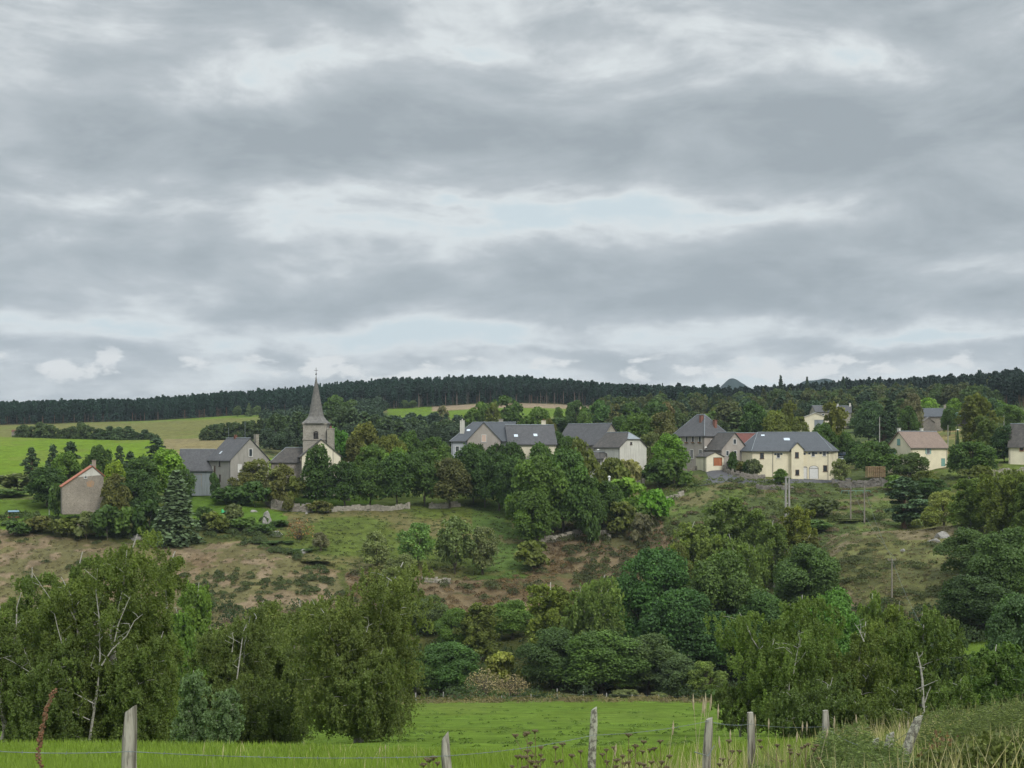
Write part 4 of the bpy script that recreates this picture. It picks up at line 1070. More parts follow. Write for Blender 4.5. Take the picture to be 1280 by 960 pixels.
# ------------------------------------------------------------------ dry stone walls
def stone_wall(label, pts, h, mat='stone_pale', thick=.7, group=None, name='dry_stone_wall', seed=1):
    """pts: (bearing, distance). laid of individual blocks in one mesh, ragged top"""
    rng = random.Random(seed); mb = MB()
    P_ = [((p[0] - 640) / F * p[1], p[1]) for p in pts]
    o0 = Vector((P_[0][0], P_[0][1], gz(*pts[0])))
    for (x0, y0), (x1, y1) in zip(P_[:-1], P_[1:]):
        L = math.hypot(x1 - x0, y1 - y0); a = math.atan2(y1 - y0, x1 - x0); s = 0
        while s < L:
            w = rng.uniform(.45, .95); f = (s + w / 2) / L; s += w * .93
            x, y = x0 + (x1 - x0) * f, y0 + (y1 - y0) * f; z = float(ground_z(x, y)) - .4; top = z + .4 + h * rng.uniform(.72, 1.12)
            while z < top:
                hh = rng.uniform(.28, .5)
                mb.box((x - o0.x + rng.uniform(-.08, .08), y - o0.y + rng.uniform(-.10, .10), z + hh / 2 - o0.z), (w * rng.uniform(.9, 1.04), thick * rng.uniform(.85, 1.1), hh * 1.02), a + rng.uniform(-.12, .12), 0, ('Y', rng.uniform(-.09, .09)), rng.uniform(.84, .98))
                z += hh
    ob = mb.build(name, M[mat], None, o0)
    return tag(ob, label, 'wall', group)
stone_wall('low curved dry stone wall below the yellow bush, left end of the church field', [(332, 385), (334, 378), (340, 374), (352, 372.5), (368, 372), (390, 372)], 2.1, 'stone', seed=1)
stone_wall('long ragged dry stone wall along the top of the paddock, under the row of round trees', [(404, 372), (425, 374), (450, 376), (470, 377), (490, 377), (512, 378)], 1.25, seed=2)
stone_wall('broken end of the dry stone wall below the brown leaved tree', [(536, 379), (552, 379), (572, 381)], 1.3, seed=3)
stone_wall('stone retaining wall curving round the shrubs at the road, before the municipal building', [(903, d_at(903, 584, 380, 420)), (905, d_at(905, 589, 380, 420)), (915, d_at(915, 594, 380, 420)), (930, d_at(930, 598, 380, 420)), (954, d_at(954, 600, 380, 420))], 1.3, 'stone', thick=.6, seed=4)
stone_wall('grey boulder wall beside the stacked pallets, below the lawn', [(1040, 389), (1060, 387.5), (1080, 386), (1105, 385), (1120, 385)], 1.9, 'stone_dark', thick=1.0, seed=5)
stone_wall('crumbling stone wall in the rough grass below the road and the municipal building', [(945, 379), (965, 378), (990, 378)], .9, 'stone_dark', thick=.9, seed=6)
stone_wall('short dark stone wall under the white gabled barn', [(779, 391), (790, 390), (805, 391)], 2.6, 'stone_dark', seed=7)
stone_wall('low wall in front of the flowered manor windows', [(853, 403), (866, 402), (880, 402)], 1.0, 'stone', seed=8)
stone_wall('pale rubble wall left of the green lawn by the road', [(818, 378), (832, 377), (852, 379)], 1.0, 'stone_pale', seed=9)
stone_wall('ruined wall with pale stones on the bracken bank under the big dark trees', [(675, 352), (690, 352), (712, 355), (730, 357), (752, 358), (762, 356)], 1.3, 'stone_pale', thick=1.0, seed=10)
stone_wall('low garden wall behind the birches at the right edge', [(1236, 385), (1255, 385), (1300, 385)], 1.3, 'stone_pale', seed=11)
stone_wall('tumbled stone wall at the foot of the paddock', [(528, 318), (545, 317), (560, 317)], .9, 'stone_pale', seed=12)
stone_wall('low rubble wall at the foot of the orange roofed barn', [(98, 347), (112, 345), (128, 345), (142, 346)], 1.5, 'barn_wall', thick=1.1, seed=13)

# ------------------------------------------------------------------ rocks
def rock(px, row, d, w, h, label, seed, group=None, mat='rock', sink=.3):
    bm = bmesh.new(); bmesh.ops.create_icosphere(bm, subdivisions=3, radius=1.0)
    rng = random.Random(seed); planes = [(Vector((rng.uniform(-1, 1), rng.uniform(-1, 1), rng.uniform(-.3, 1))).normalized(), rng.uniform(.62, .92)) for _ in range(9)]
    for v in bm.verts:
        for n, k in planes:
            dd = v.co.dot(n)
            if dd > k: v.co -= n * (dd - k)
        q = float(vnoise(v.co.x * 2 + seed, v.co.y * 2 + v.co.z * 3 + 9)); v.co *= .92 + .16 * q
        v.co.x *= w / 2; v.co.y *= w * .45; v.co.z *= h
    me = bpy.data.meshes.new('boulder'); bm.to_mesh(me); bm.free(); me.materials.append(M[mat])
    o = link('boulder', me, None, ((px - 640) / F * d, d, gz(px, d) - sink * h)); o.rotation_euler = (0, 0, rng.random() * 6)
    return tag(o, label, 'boulder', group)
rock(333, 648, 362, 2.3, 2.6, 'upright pale granite boulder on the green slope at the end of the curved wall', 1)
rock(331, 656, 356, 2.2, 2.4, 'pale split rock just below the upright granite boulder', 2)
rock(337, 656, 356, 1.6, 2.2, 'smaller right half of the split rock below the granite boulder', 3)
rock(288, 641, 360, 3.8, 1.1, 'flat brown rock on the grass below the green garden machine', 4)
rock(347, 678, 345, 4.2, 1.3, 'long low grey rock among the gorse on the paddock corner', 5)
rock(250, 645, 357, 2.0, .8, 'small pale stone between bushes right of the blue green spruce', 6)
rock(383, 639, 370, 1.2, .9, 'white stone at the right end of the curved wall', 7)
rock(378, 698, 331, 3.0, 1.0, 'grey boulder below the reddish small tree', 8)
rock(1177, 668, 296, 4.0, 1.8, 'jagged pale outcrop on the crest of the right hand knoll', 9)
rock(1168, 673, 292, 3.0, 1.0, 'lower left part of the outcrop on the knoll crest', 10)
rock(1128, 683, 286, 1.3, .8, 'lone white stone on the knoll below the dark pine', 11)
rock(318, 628, 369, 2.6, 1.0, 'pale flat stone at the foot of the dark hedge', 12)
rock(172, 672, 342, 5.0, 1.2, 'pale rubble heap at the upper edge of the heath, left of the spruce', 13)

# ------------------------------------------------------------------ poles and cables
def pole(px, d, toprow, r, label, mat='pole_wood', arm=None, base=None, name='utility_pole', cat='pole', lamp=None, lean=0):
    z = gz(px, d) if base is None else base; H = (HZ - toprow) / F * d - z
    e = empty(name, ((px - 640) / F * d, d, z), 0, label, cat)
    m = MB(); m.tube([(0, 0, -.6), (lean * .5, 0, H * .5), (lean, 0, H)], [r * 1.15, r, r * .72], 8); m.build('mast', M[mat], e)
    if arm:
        m = MB(); m.box((lean, 0, H - .45), (arm, .14, .14), .25); m.build('crossarm', M['pole_wood'], e)
        m = MB()
        for k in (-1, 0, 1): m.tube([(lean + k * arm * .45 * math.cos(.25), k * arm * .45 * math.sin(.25), H - .38), (lean + k * arm * .45 * math.cos(.25), k * arm * .45 * math.sin(.25), H - .1)], [.07, .05], 6)
        m.build('insulator', M['concrete'], e); e.children[-1]['kind'] = 'thing'
    if lamp:
        m = MB(); m.tube([(0, 0, H - .1), (lamp * .6, 0, H + .15), (lamp, 0, H + .1)], .05, 5); m.build('lamp_arm', M['iron'], e)
        m = MB(); m.box((lamp, 0, H + .02), (.75, .34, .24), 0, 0, None, .7); m.build('lamp_head', M['lamp_glass'], e)
    return Vector(((px - 640) / F * d + lean, d, z + H))
p1 = pole(1063.4, 343, 606, .17, 'left one of the two slim bare poles on the knoll, in front of the lawn')
p2 = pole(1080.6, 340, 607, .17, 'right one of the two slim bare poles on the knoll, in front of the lawn')
p3 = pole(1115, 262, 697, .15, 'grey wooden pole with a short crossarm low on the knoll side', arm=1.7)
p4 = pole(1099.5, 432, 521, .17, 'pale tall pole rising behind the tan roofed house', 'concrete')
p5 = pole(1185, 470, 531, .14, 'slim pale pole on the grass right of the tan roofed house', 'concrete')
p6 = pole(1255, 470, 519, .12, 'thin white pole beside the right edge house', 'concrete')
pole(1194.5, 415, 537, .08, 'dark street lamp with white head right of the tan roofed house', 'iron', name='street_lamp', cat='street lamp', lamp=.7)
pole(750, 392, 562, .07, 'thin street lamp in front of the lean-to of the white gabled barn', 'iron', name='street_lamp', cat='street lamp', lamp=-.5)
pole(880, 398, 559, .06, 'small street lamp beside the orange garage door', 'iron', name='street_lamp', cat='street lamp', lamp=.5)
# twin concrete pole among the birches
e = empty('twin_pole', ((984.3 - 640) / F * 338, 338, gz(984, 338)), .3, 'thick twin concrete pole standing in the birches below the municipal building', 'pole')
Ht = (HZ - 597) / F * 338 - gz(984, 338)
for s in (-1, 1):
    m = MB(); m.tube([(s * .50, 0, -.5), (s * .42, 0, Ht)], [.30, .22], 8); m.build('mast', M['concrete'], e)
m = MB()
for z in (Ht * .3, Ht * .6, Ht * .9): m.box((0, 0, z), (.9, .16, .22))
m.box((0, 0, Ht + .1), (1.3, .4, .3)); m.build('brace', M['concrete'], e)
ptw = Vector(((984.3 - 640) / F * 338, 338, gz(984, 338) + Ht + .2))
def cable(label, a, b, sag, r=.018, n=14, k=3, sp=.7, name='overhead_cable'):
    m = MB(); o = a
    for j in range(k):
        off = Vector(((j - (k - 1) / 2) * sp, 0, 0))
        m.tube([a.lerp(b, i / n) + off - o - Vector((0, 0, sag * 4 * (i / n) * (1 - i / n))) for i in range(n + 1)], r, 4)
    ob = m.build(name, M['wire'], None, o); ob['kind'] = 'thing'
    return tag(ob, label, 'cable')
cable('cable running from the knoll pole up to the two slim poles', p3 - Vector((0, 0, .2)), p2 - Vector((0, 0, .3)), 1.2, k=1)
cable('second cable running from the knoll pole towards the left slim pole', p3 - Vector((0, 0, .1)) + Vector((.6, 0, 0)), p1 - Vector((0, 0, .3)), 1.5, k=1)
cable('cable dropping from the knoll pole towards the right hand birches', p3 - Vector((0, 0, .2)), Vector(((1158 - 640) / F * 200, 200, -26)), 1.0, k=1)

# ------------------------------------------------------------------ cars in the yard behind the municipal building
def car(px, d, row, yaw, paint, label):
    e = empty('parked_car', P(px, row, d), R(yaw), label, 'car', 'cars parked behind the municipal building')
    m = MB(); sec = [(-2.1, .45, .78), (-2.0, .40, .95), (-1.0, .38, 1.02), (1.0, .38, 1.0), (1.9, .38, .86), (2.15, .42, .70)]
    for s0, s1 in zip(sec[:-1], sec[1:]):
        for y0, y1 in ((-.85, .85),):
            m.poly([(s0[0], y0, s0[1]), (s1[0], y0, s1[1]), (s1[0], y0, s1[2]), (s0[0], y0, s0[2])]); m.poly([(s0[0], y1, s0[1]), (s0[0], y1, s0[2]), (s1[0], y1, s1[2]), (s1[0], y1, s1[1])])
            m.poly([(s0[0], y0, s0[2]), (s1[0], y0, s1[2]), (s1[0], y1, s1[2]), (s0[0], y1, s0[2])]); m.poly([(s0[0], y0, s0[1]), (s0[0], y1, s0[1]), (s1[0], y1, s1[1]), (s1[0], y0, s1[1])])
    m.poly([(-2.1, -.85, .45), (-2.1, -.85, .78), (-2.1, .85, .78), (-2.1, .85, .45)]); m.poly([(2.15, -.85, .42), (2.15, .85, .42), (2.15, .85, .7), (2.15, -.85, .7)])
    m.box((-.35, 0, 1.47), (1.9, 1.25, .06)); m.build('body', M[paint], e)
    g = MB(); lo = [(-1.75, -.78, 1.0), (1.05, -.78, 1.0), (1.05, .78, 1.0), (-1.75, .78, 1.0)]; hi = [(-1.35, -.64, 1.44), (.45, -.64, 1.44), (.45, .64, 1.44), (-1.35, .64, 1.44)]
    for i in range(4): g.poly([lo[i], lo[(i + 1) % 4], hi[(i + 1) % 4], hi[i]])
    g.build('windows', M['glass'], e); e.children[-1].name = 'window_band'
    for x in (-1.35, 1.35):
        for y in (-.78, .78):
            w = MB(); w.tube([(x, y - .1, .32), (x, y + .1, .32)], .32, 12); w.build('wheel', M['rubber'], e)
car(1050.5, 428, 577, 35, 'car_white', 'white car behind the right end of the municipal building')
car(1057, 436, 571, 20, 'car_dark', 'dark blue car above and behind the white car')
car(1064, 430, 580, -15, 'car_red', 'red car at the right, partly behind the garden tree')

# ------------------------------------------------------------------ village bits
e = empty('pallet_stack', P(1096.5, 597, 390), R(8), 'tall stack of raw wooden pallets and sawn logs on the boulder wall', 'wood stack')
rng = random.Random(5)
for cx, n in ((-2.3, 9), (-.6, 9), (1.2, 9)):
    m = MB()
    for k in range(n):
        z = .15 + k * .34
        for b in range(5): m.box((cx + rng.uniform(-.05, .05), -1 + b * .5, z + .12), (1.5, .2, .06), rng.uniform(-.04, .04))
        for b in range(3): m.box((cx - .6 + b * .6, 0, z + .02), (.14, 2.2, .13), rng.uniform(-.03, .03))
    m.build('pallet_column', M['lumber'], e)
def woodheap(px, d, w, h, label, mat='pole_wood', n=34, seed=2, blue=False):
    e = empty('timber_heap', ((px - 640) / F * d, d, gz(px, d)), 0, label, 'wood pile'); r_ = random.Random(seed); m = MB()
    for i in range(n):
        x = r_.uniform(-w / 2, w / 2); z = h * r_.random() * (1 - abs(2 * x / w) ** 2) + .15; a = r_.uniform(-.5, .5); L = r_.uniform(1.2, 2.6)
        m.tube([(x - L / 2 * math.cos(a), r_.uniform(-.8, .8), z - .2 * math.sin(a) * L), (x + L / 2 * math.cos(a), r_.uniform(-.8, .8), z + .2 * math.sin(a) * L)], r_.uniform(.09, .17), 6)
    m.build('log_pile', M[mat], e); e.children[-1]['kind'] = 'thing'
woodheap(257, 366, 4.6, 1.1, 'heap of grey old beams on the grass right of the big spruce')
woodheap(1122, 386, 7.0, .7, 'row of dark planks with a pale tarpaulin right of the pallet stack', 'bark', 30, 9)
# blue topped feeder
e = empty('hay_feeder', ((17 - 640) / F * 357, 357, gz(17, 357)), .2, 'small hay feeder with a blue sheet roof and red tray on the left lawn', 'feeder')
m = MB(); m.tube([(-1.3, 0, 1.75), (1.3, 0, 1.75)], .55, 10); [m.v.__setitem__(i, (v[0], v[1], 1.75 + (v[2] - 1.75) * .5)) for i, v in enumerate(m.v)]; m.build('roof', M['blue_sheet'], e)
for x in (-1.05, 1.05):
    for y in (-.45, .45): m = MB(); m.tube([(x, y, 0), (x, y, 1.7)], .06, 5); m.build('leg', M['iron'], e)
m = MB(); m.box((0, 0, .35), (2.6, 1.3, .28)); m.build('tray', M['red_paint'], e)
m = MB(); m.tube([(0, 0, .4), (0, 0, 1.6)], .22, 8); m.build('hopper', M['iron'], e)
# green garden machine
e = empty('garden_machine', ((279.5 - 640) / F * 366, 366, gz(280, 366)), .5, 'small bright green garden machine left on the grass below the farmhouse', 'garden machine')
m = MB(); m.box((0, 0, .55), (1.3, .8, .5), 0, 0, None, .7); m.box((-.35, 0, .95), (.5, .5, .4), 0, 0, None, .6); m.build('body', M['plastic_green'], e)
for y in (-.42, .42): m = MB(); m.tube([(.3, y - .06, .3), (.3, y + .06, .3)], .3, 10); m.build('wheel', M['rubber'], e)
m = MB(); m.tube([(.5, 0, .7), (1.0, 0, 1.4)], .05, 5); m.build('handle', M['plastic_green'], e)
# pale board fence by the church field
e = empty('board_fence', ((346 - 640) / F * 378, 378, gz(350, 378)), R(-14), 'short fence of weathered white boards below the yellow bush', 'fence')
for i in range(13):
    m = MB(); m.box((i * .36, 0, .55 + .1 * math.sin(i * 2.1)), (.26, .05, 1.3), 0, 0, ('Y', .06 * math.sin(i * 3.3))); m.build('board', M['shade_blue_white'], e)
m = MB(); m.box((2.1, .06, .4), (4.6, .05, .12)); m.build('rail', M['pole_wood'], e)
# small pale posts, a statue-like cross in the churchyard, a white pipe
pole(61.5, 360, 620, .10, 'little white marker post on the lawn left of the orange roofed barn', 'white_paint', name='marker_post', cat='post')
e = empty('stone_cross', ((435.5 - 640) / F * 388, 388, gz(435, 388)), 0, 'pale stone cross among the round trees right of the church', 'cross')
hc = (HZ - 577) / F * 388 - gz(435, 388); m = MB(); m.box((0, 0, hc / 2), (.35, .3, hc)); m.box((0, 0, hc * .82), (1.1, .26, .3)); m.build('cross_body', M['stone_pale'], e)
m = MB(); m.box((0, 0, .3), (1.1, 1.0, .7)); m.build('plinth', M['stone_pale'], e)
e = empty('vent_pipe', ((761.5 - 640) / F * 380, 380, gz(761, 380)), 0, 'stubby white vent pipe above the shrubs beside the grey shed', 'pipe')
hc = (HZ - 597) / F * 380 - gz(761, 380); m = MB(); m.tube([(0, 0, 0), (0, 0, hc)], .28, 10); m.build('pipe_shaft', M['white_paint'], e)
m = MB(); m.tube([(0, 0, hc), (0, 0, hc + .3), (0, 0, hc + .5)], [.42, .42, .1], 10); m.build('cap', M['white_paint'], e)
# teal rail below the lawn
e = empty('metal_railing', ((1052 - 640) / F * 376, 376, gz(1066, 376)), 0, 'low pale teal metal rail in the grass under the boulder wall', 'railing')
for i in range(5): m = MB(); m.tube([(i * 1.9, 0, -.3), (i * 1.9, 0, 1.0)], .05, 5); m.build('upright', M['teal'], e)
m = MB(); m.tube([(0, 0, 1.0), (7.6, 0, 1.0)], .06, 5); m.build('rail', M['teal'], e)
# far small sheds on the field edge at the left
e = empty('field_hut', P(18.5, 545, 715), 0, 'tiny red roofed hut in the hedge at the far left of the green field', 'hut')
m = MB(); m.box((0, 0, 1.0), (2.6, 2, 2.4)); m.build('wall', M['stone'], e); m = MB(); m.poly([(-1.5, -1.2, 2.2), (1.5, -1.2, 2.2), (1.5, 0, 3.1), (-1.5, 0, 3.1)]); m.poly([(1.5, 1.2, 2.2), (-1.5, 1.2, 2.2), (-1.5, 0, 3.1), (1.5, 0, 3.1)]); m.build('roof', M['tiles_red'], e)

# ------------------------------------------------------------------ fences of the meadow
def post_mesh(H, r, seed, slant=.0, flat=False):
    """weathered post: irregular section, chipped slanting top, a split"""
    rng = random.Random(seed); mb = MB(); n = 14; k = 9
    ph = [rng.uniform(.86, 1.12) for _ in range(n)]
    rings = []
    for j in range(k + 1):
        f = j / k; z = -.4 + (H + .4) * f; rr = r * (1.05 - .12 * f) * (1 if j < k else .80)
        ring_ = []
        for i in range(n):
            a = 6.283 * i / n; q = ph[i] * rr * rng.uniform(.96, 1.04)
            if i == 3: q *= .80
            if flat: q = rr * .95 / max(abs(math.cos(a)), abs(math.sin(a))) ** .75
            ring_.append((q * math.cos(a) + .012 * math.sin(j * .9 + seed), q * math.sin(a), z + (slant * math.cos(a) * r if j >= k - 1 else 0)))
        rings.append(ring_)
    for a, b in zip(rings[:-1], rings[1:]):
        for i in range(n): mb.poly([a[i], a[(i + 1) % n], b[(i + 1) % n], b[i]])
    mb.poly(rings[-1]); mb.poly(rings[0][::-1])
    return mb
fence = empty('wire_fence', (0, 12, gz(640, 12)), 0, 'near wire fence of weathered grey posts across the bottom of the photo', 'fence')
fo = Vector((0, 12, gz(640, 12)))
tops = {}
for (px, top, d, wpx, ln, sl, lab, mat, flat) in (
    (162, 886, 10.0, 19.5, -.02, .5, 'stout leftmost post with a slanting top', 'post_wood', False), (557, 919, 12.2, 13.5, -.16, .8, 'split post leaning left', 'post_wood', False),
    (741, 886, 15.0, 11, .0, .5, 'slim post covered with pale lichen', 'lichen_post', False), (885.5, 898, 16.0, 12, .02, .3, 'rough grey post among the dry grass', 'post_wood', False),
    (938.5, 890.5, 20.0, 10.5, 0, .1, 'square sawn post at the edge of the dry grass', 'post_wood', True), (1031, 888, 18.5, 9.5, -.03, .1, 'square sawn post with a nail hole near its top', 'post_wood', True),
    (1149, 891, 15.5, 13, .33, .5, 'thick lichened post leaning right', 'lichen_post', False), (1277, 884, 30, 5.5, .05, .3, 'thin post at the right edge', 'lichen_post', False)):
    X = (px - 640) / F * d; zt = (HZ - top) / F * d; z = gz(px, d); H = zt - z
    H = max(H, .9)
    X0 = X - ln * (1.0 if px != 1149 else 1.0) * .9
    o = post_mesh(H, wpx / F * d / 2 / 1.02, px, sl, flat).build('fence_post', M[mat], fence)
    o.location = Vector((X - ln * H * .5, d, zt - H)) - fo; o.rotation_euler = (0, math.atan(ln * .5) if px != 1149 else math.atan(.30), 0)
    if px == 1149: o.location = Vector((X - .30 * H, d, zt - H)) - fo
    o['label'] = lab
    tops[px] = (px, d)
def wire(pts, sag=.05, r=.0027, barbs=True, name='wire', par=fence, org=fo):
    m = MB(); rng = random.Random(len(pts))
    for a, b in zip(pts[:-1], pts[1:]):
        A, B_ = P(*a), P(*b); n = 16
        L = [A.lerp(B_, i / n) - Vector((0, 0, sag * 4 * (i / n) * (1 - i / n))) - org for i in range(n + 1)]
        m.tube(L, r, 5)
        if barbs:
            k = int((B_ - A).length / .14)
            for i in range(k):
                q = A.lerp(B_, i / k) - Vector((0, 0, sag * 4 * (i / k) * (1 - i / k))) - org; an = rng.random() * 6
                m.tube([q + Vector((math.cos(an) * .012, 0, math.sin(an) * .012)), q - Vector((math.cos(an) * .012, 0, math.sin(an) * .012))], r * .9, 3)
    return m.build(name, M['wire'], par)
wire([(-120, 930, 9.0), (162, 939.5, 9.9), (557, 945, 12.1), (741, 919, 14.9), (885, 901.5, 15.9), (939, 905, 19.9), (1031, 908, 18.4), (1075, 932, 16.8)], .03)
wire([(1105, 934, 16.2), (1149, 906, 15.4)], .01)
wire([(868, 940, 15.7), (885, 945, 15.85), (893, 932, 15.9)], .0, .005, False, 'baling_twine')
far_f = empty('field_fence', P(600, 878, 236), 0, 'far wire fence of small pale posts along the bottom edge of the trees', 'fence'); ff = Vector(P(600, 878, 236))
fpx = [519.6, 554, 590, 627, 664, 696.7, 729, 758, 790, 823, 856]
for i, px in enumerate(fpx):
    d = 238.5; z = gz(px, d); m = MB(); hh = (1.35, 1.2, 1.05, .8, 1.0, 1.5, 1.3, .9, .7, .8, .7)[i]
    m.tube([(0, 0, -.3), (.03 * math.sin(i), 0, hh)], [.13, .10], 6); m.build('fence_post', M['concrete'], far_f, Vector(((px - 640) / F * d, d, z)) - ff)
m = MB()
for a, b in zip(fpx[:-1], fpx[1:]):
    for hz_ in (.6,):
        m.tube([Vector(((a - 640) / F * 238.5, 238.5, gz(a, 238.5) + hz_)) - ff, Vector(((b - 640) / F * 238.5, 238.5, gz(b, 238.5) + hz_)) - ff], .012, 4)
m.build('wire', M['wire'], far_f)
for i, (px, top, d, wpx, ln, lab) in enumerate(((1089, 922, 17, 9, .22, 'short leaning lichened stump left of the leaning post'), (1111, 917, 18, 13, .05, 'broad broken stone-like stump just left of the leaning post'), (1220, 901, 26, 7, .0, 'small grey stump on the rough grass at the right'), (1255, 900, 29, 5, .0, 'tiny pale stump close to the right edge'))):
    z = gz(px, d); zt = (HZ - top) / F * d; H = max(zt - z, .5)
    o = post_mesh(H, wpx / F * d / 2, px, .4).build('old_stump', M['lichen_post'], None, ((px - 640) / F * d - ln * H * .5, d, zt - H)); o.rotation_euler = (0, math.atan(ln), 0); tag(o, lab, 'stump')

# ------------------------------------------------------------------ trees, one line each: kind, bearing, top row, width, distance, colour, label
T = tree
# far left, round the barn
T('pine', 39, 560, 24, 425, PN2, 'lone pine with a pale visible trunk, leftmost of the trees on the green field')
T('pine', 66, 557, 22, 405, PN, 'dark pine above the left shoulder of the barn trees')
T('pine', 88, 553, 30, 400, PN, 'broad dark pine behind the orange roofed barn')
T('broad', 84, 566, 40, 388, MG, 'mid green tree directly behind the left slope of the orange barn roof')
T('broad', 121, 556, 32, 392, DK2, 'dark round tree behind the barn chimney')
T('broad', 60, 584, 52, 372, DK, 'big dark tree left of the orange roofed barn')
T('shrub', 72, 606, 22, 356, DK2, 'bush leaning against the left wall of the orange roofed barn')
T('shrub', 22, 592, 60, 400, GG, 'pale green thicket at the left edge behind the feeder')
T('shrub', 5, 612, 50, 385, MG, 'rounded bush behind the blue topped feeder')
T('pine', 149, 558, 20, 402, PN2, 'small pine sticking out right of the barn chimney')
T('pine', 163, 565, 22, 408, PN, 'second small pine right of the barn chimney')
T('oval', 142, 576, 26, 370, YG, 'yellow green tree touching the right end of the barn roof')
T('oval', 144, 592, 32, 346, OLB, 'olive brown rounded bush tree right of the barn wall')
T('broad', 176, 571, 46, 376, DK2, 'dark tree in the clump between the barn and the blue green spruce')
T('broad', 168, 588, 44, 362, DK, 'lower dark tree left of the blue green spruce')
T('broad', 206, 562, 50, 384, LG, 'bright green tree at the top of the clump left of the farmhouse')
T('broad', 228, 586, 28, 372, DK2, 'dark tree overlapping the farmhouse wing on its left')
T('spruce', 220, 588, 62, 338, (.050, .080, .050), 'large blue green spruce with spreading lower branches left of the farmhouse')
T('pine', 196, 547, 30, 500, PN, 'small very dark pine alone at the end of the green field')
T('shrub', 268, 591, 13, 383, DK, 'small dark round shrub against the grey farmhouse wall')
T('loose', 325, 574, 52, 384, (.100, .120, .050), 'yellowish feathery bush tree hiding the corner of the grey farmhouse')
T('loose', 303, 590, 34, 380, OLB, 'sparse brownish bush left part of the yellowish feathery tree')
T('loose', 354, 580, 34, 384, OLB, 'olive bush between the feathery tree and the church tree')
T('shrub', 288, 607, 42, 378, DK, 'dark hedge bush under the farmhouse gable')
T('shrub', 318, 602, 36, 374, DK, 'dark hedge bush at the foot of the yellowish feathery tree')
T('shrub', 345, 601, 26, 375, OLB, 'low olive shrub above the curved stone wall')
T('shrub', 368, 596, 30, 380, OL, 'shrub just left of the ovoid church tree')
# hedge below the left houses
for px, top, w, d, c, l in ((18, 651, 34, 343, DK2, 'leftmost low bush of the hedge above the heath'), (52, 645, 34, 345, OLB, 'brownish bush in the hedge below the left lawn'), (84, 648, 34, 342, OL, 'olive bush in the hedge under the barn lawn'),
    (108, 640, 36, 341, GG, 'grey green bush in the hedge in front of the barn'), (134, 632, 40, 340, DK2, 'tall dark bush in front of the barn rubble'), (160, 634, 36, 341, MG, 'green bush in the hedge right of the barn'),
    (186, 626, 40, 342, DK, 'dark bush touching the left side of the spruce'), (252, 634, 30, 350, DK2, 'bush right of the blue green spruce'), (268, 640, 34, 348, OL, 'olive bush between the spruce and the garden machine'),
    (292, 630, 26, 356, GG, 'bluish small bush on the slope below the garden machine'), (306, 648, 34, 350, MG, 'green bush left of the split rock'), (326, 655, 34, 346, DK2, 'dark gorse bush under the split rock'),
    (350, 650, 26, 352, DK2, 'dark round bush right of the split rock'), (344, 676, 40, 338, DK2, 'gorse clump at the upper corner of the heath'), (372, 690, 36, 332, DK2, 'lower gorse clump running down beside the heath'),
    (398, 702, 44, 326, OLB, 'olive gorse clump under the thin bare tree'), (360, 622, 14, 371, OLB, 'tiny shrub growing on the curved stone wall'), (398, 626, 26, 371, OLB, 'scrubby bush in the gap of the stone walls'), (246, 738, 40, 292, MG, 'green bush standing alone on the lower heath')):
    T('shrub', px, top, w, d, c, l)
# on the paddock
T('bare', 375, 646, 32, 342, (.13, .085, .055), 'small reddish thin tree on the paddock edge')
T('loose', 401, 665, 24, 334, GY, 'small grey thin leaved tree beside the heath')
T('loose', 470, 664, 38, 322, GG, 'small grey green tree in the middle of the paddock, leftmost of three')
T('loose', 519, 653, 44, 325, (.07, .13, .045), 'fresh green small tree in the middle of the paddock')
T('loose', 569, 645, 50, 324, (.065, .095, .045), 'rounded open tree on the paddock, left one of a pair')
T('loose', 603, 658, 44, 326, (.08, .10, .055), 'greyer spreading tree on the paddock, right one of a pair')
T('shrub', 664, 676, 44, 330, OL, 'round olive bush low on the paddock under the big dark trees')
T('loose', 505, 693, 52, 306, GG, 'grey green thicket tree below the fresh green small tree')
T('shrub', 470, 708, 46, 312, OLB, 'brownish thicket at the foot of the paddock')
# the row along the wall right of the church
T('oval', 396, 556, 33, 381, (.042, .082, .028), 'egg shaped dark green tree right in front of the church')
T('round', 431, 577, 36, 379, DK, 'dark blue green round tree, first of the row right of the church')
T('round', 464, 573, 34, 379, DK2, 'round green tree, second of the row right of the church')
T('round', 496, 566, 36, 380, DK, 'dark green upright tree, third of the row right of the church')
T('round', 531, 565, 42, 381, DK2, 'wide domed tree with a visible trunk, fourth of the row right of the church')
T('round', 562, 573, 40, 379, (.062, .072, .036), 'brown tinged round tree, last of the row before the open paddock')
T('broad', 422, 537, 36, 412, (.050, .125, .030), 'bright green tree just right of the church tower')
T('oval', 441, 545, 26, 408, (.060, .070, .028), 'dark olive narrow tree between the bright green and the russet trees')
T('broad', 458, 530, 46, 418, (.082, .096, .030), 'russet green domed tree, tallest behind the round row')
T('broad', 486, 543, 38, 412, (.085, .105, .030), 'yellowish brown tree right of the tallest russet dome')
T('broad', 464, 556, 44, 400, MG, 'mid green tree under the russet dome')
T('broad', 496, 560, 30, 396, LG, 'bright green tree top behind the third row tree')
T('broad', 513, 540, 34, 425, DK2, 'dark rounded tree behind the fourth row tree, left one')
T('broad', 541, 546, 34, 428, DK2, 'dark rounded tree behind the fourth row tree, right one')
T('broad', 556, 558, 40, 405, MG, 'green tree filling the gap left of the large slate house')
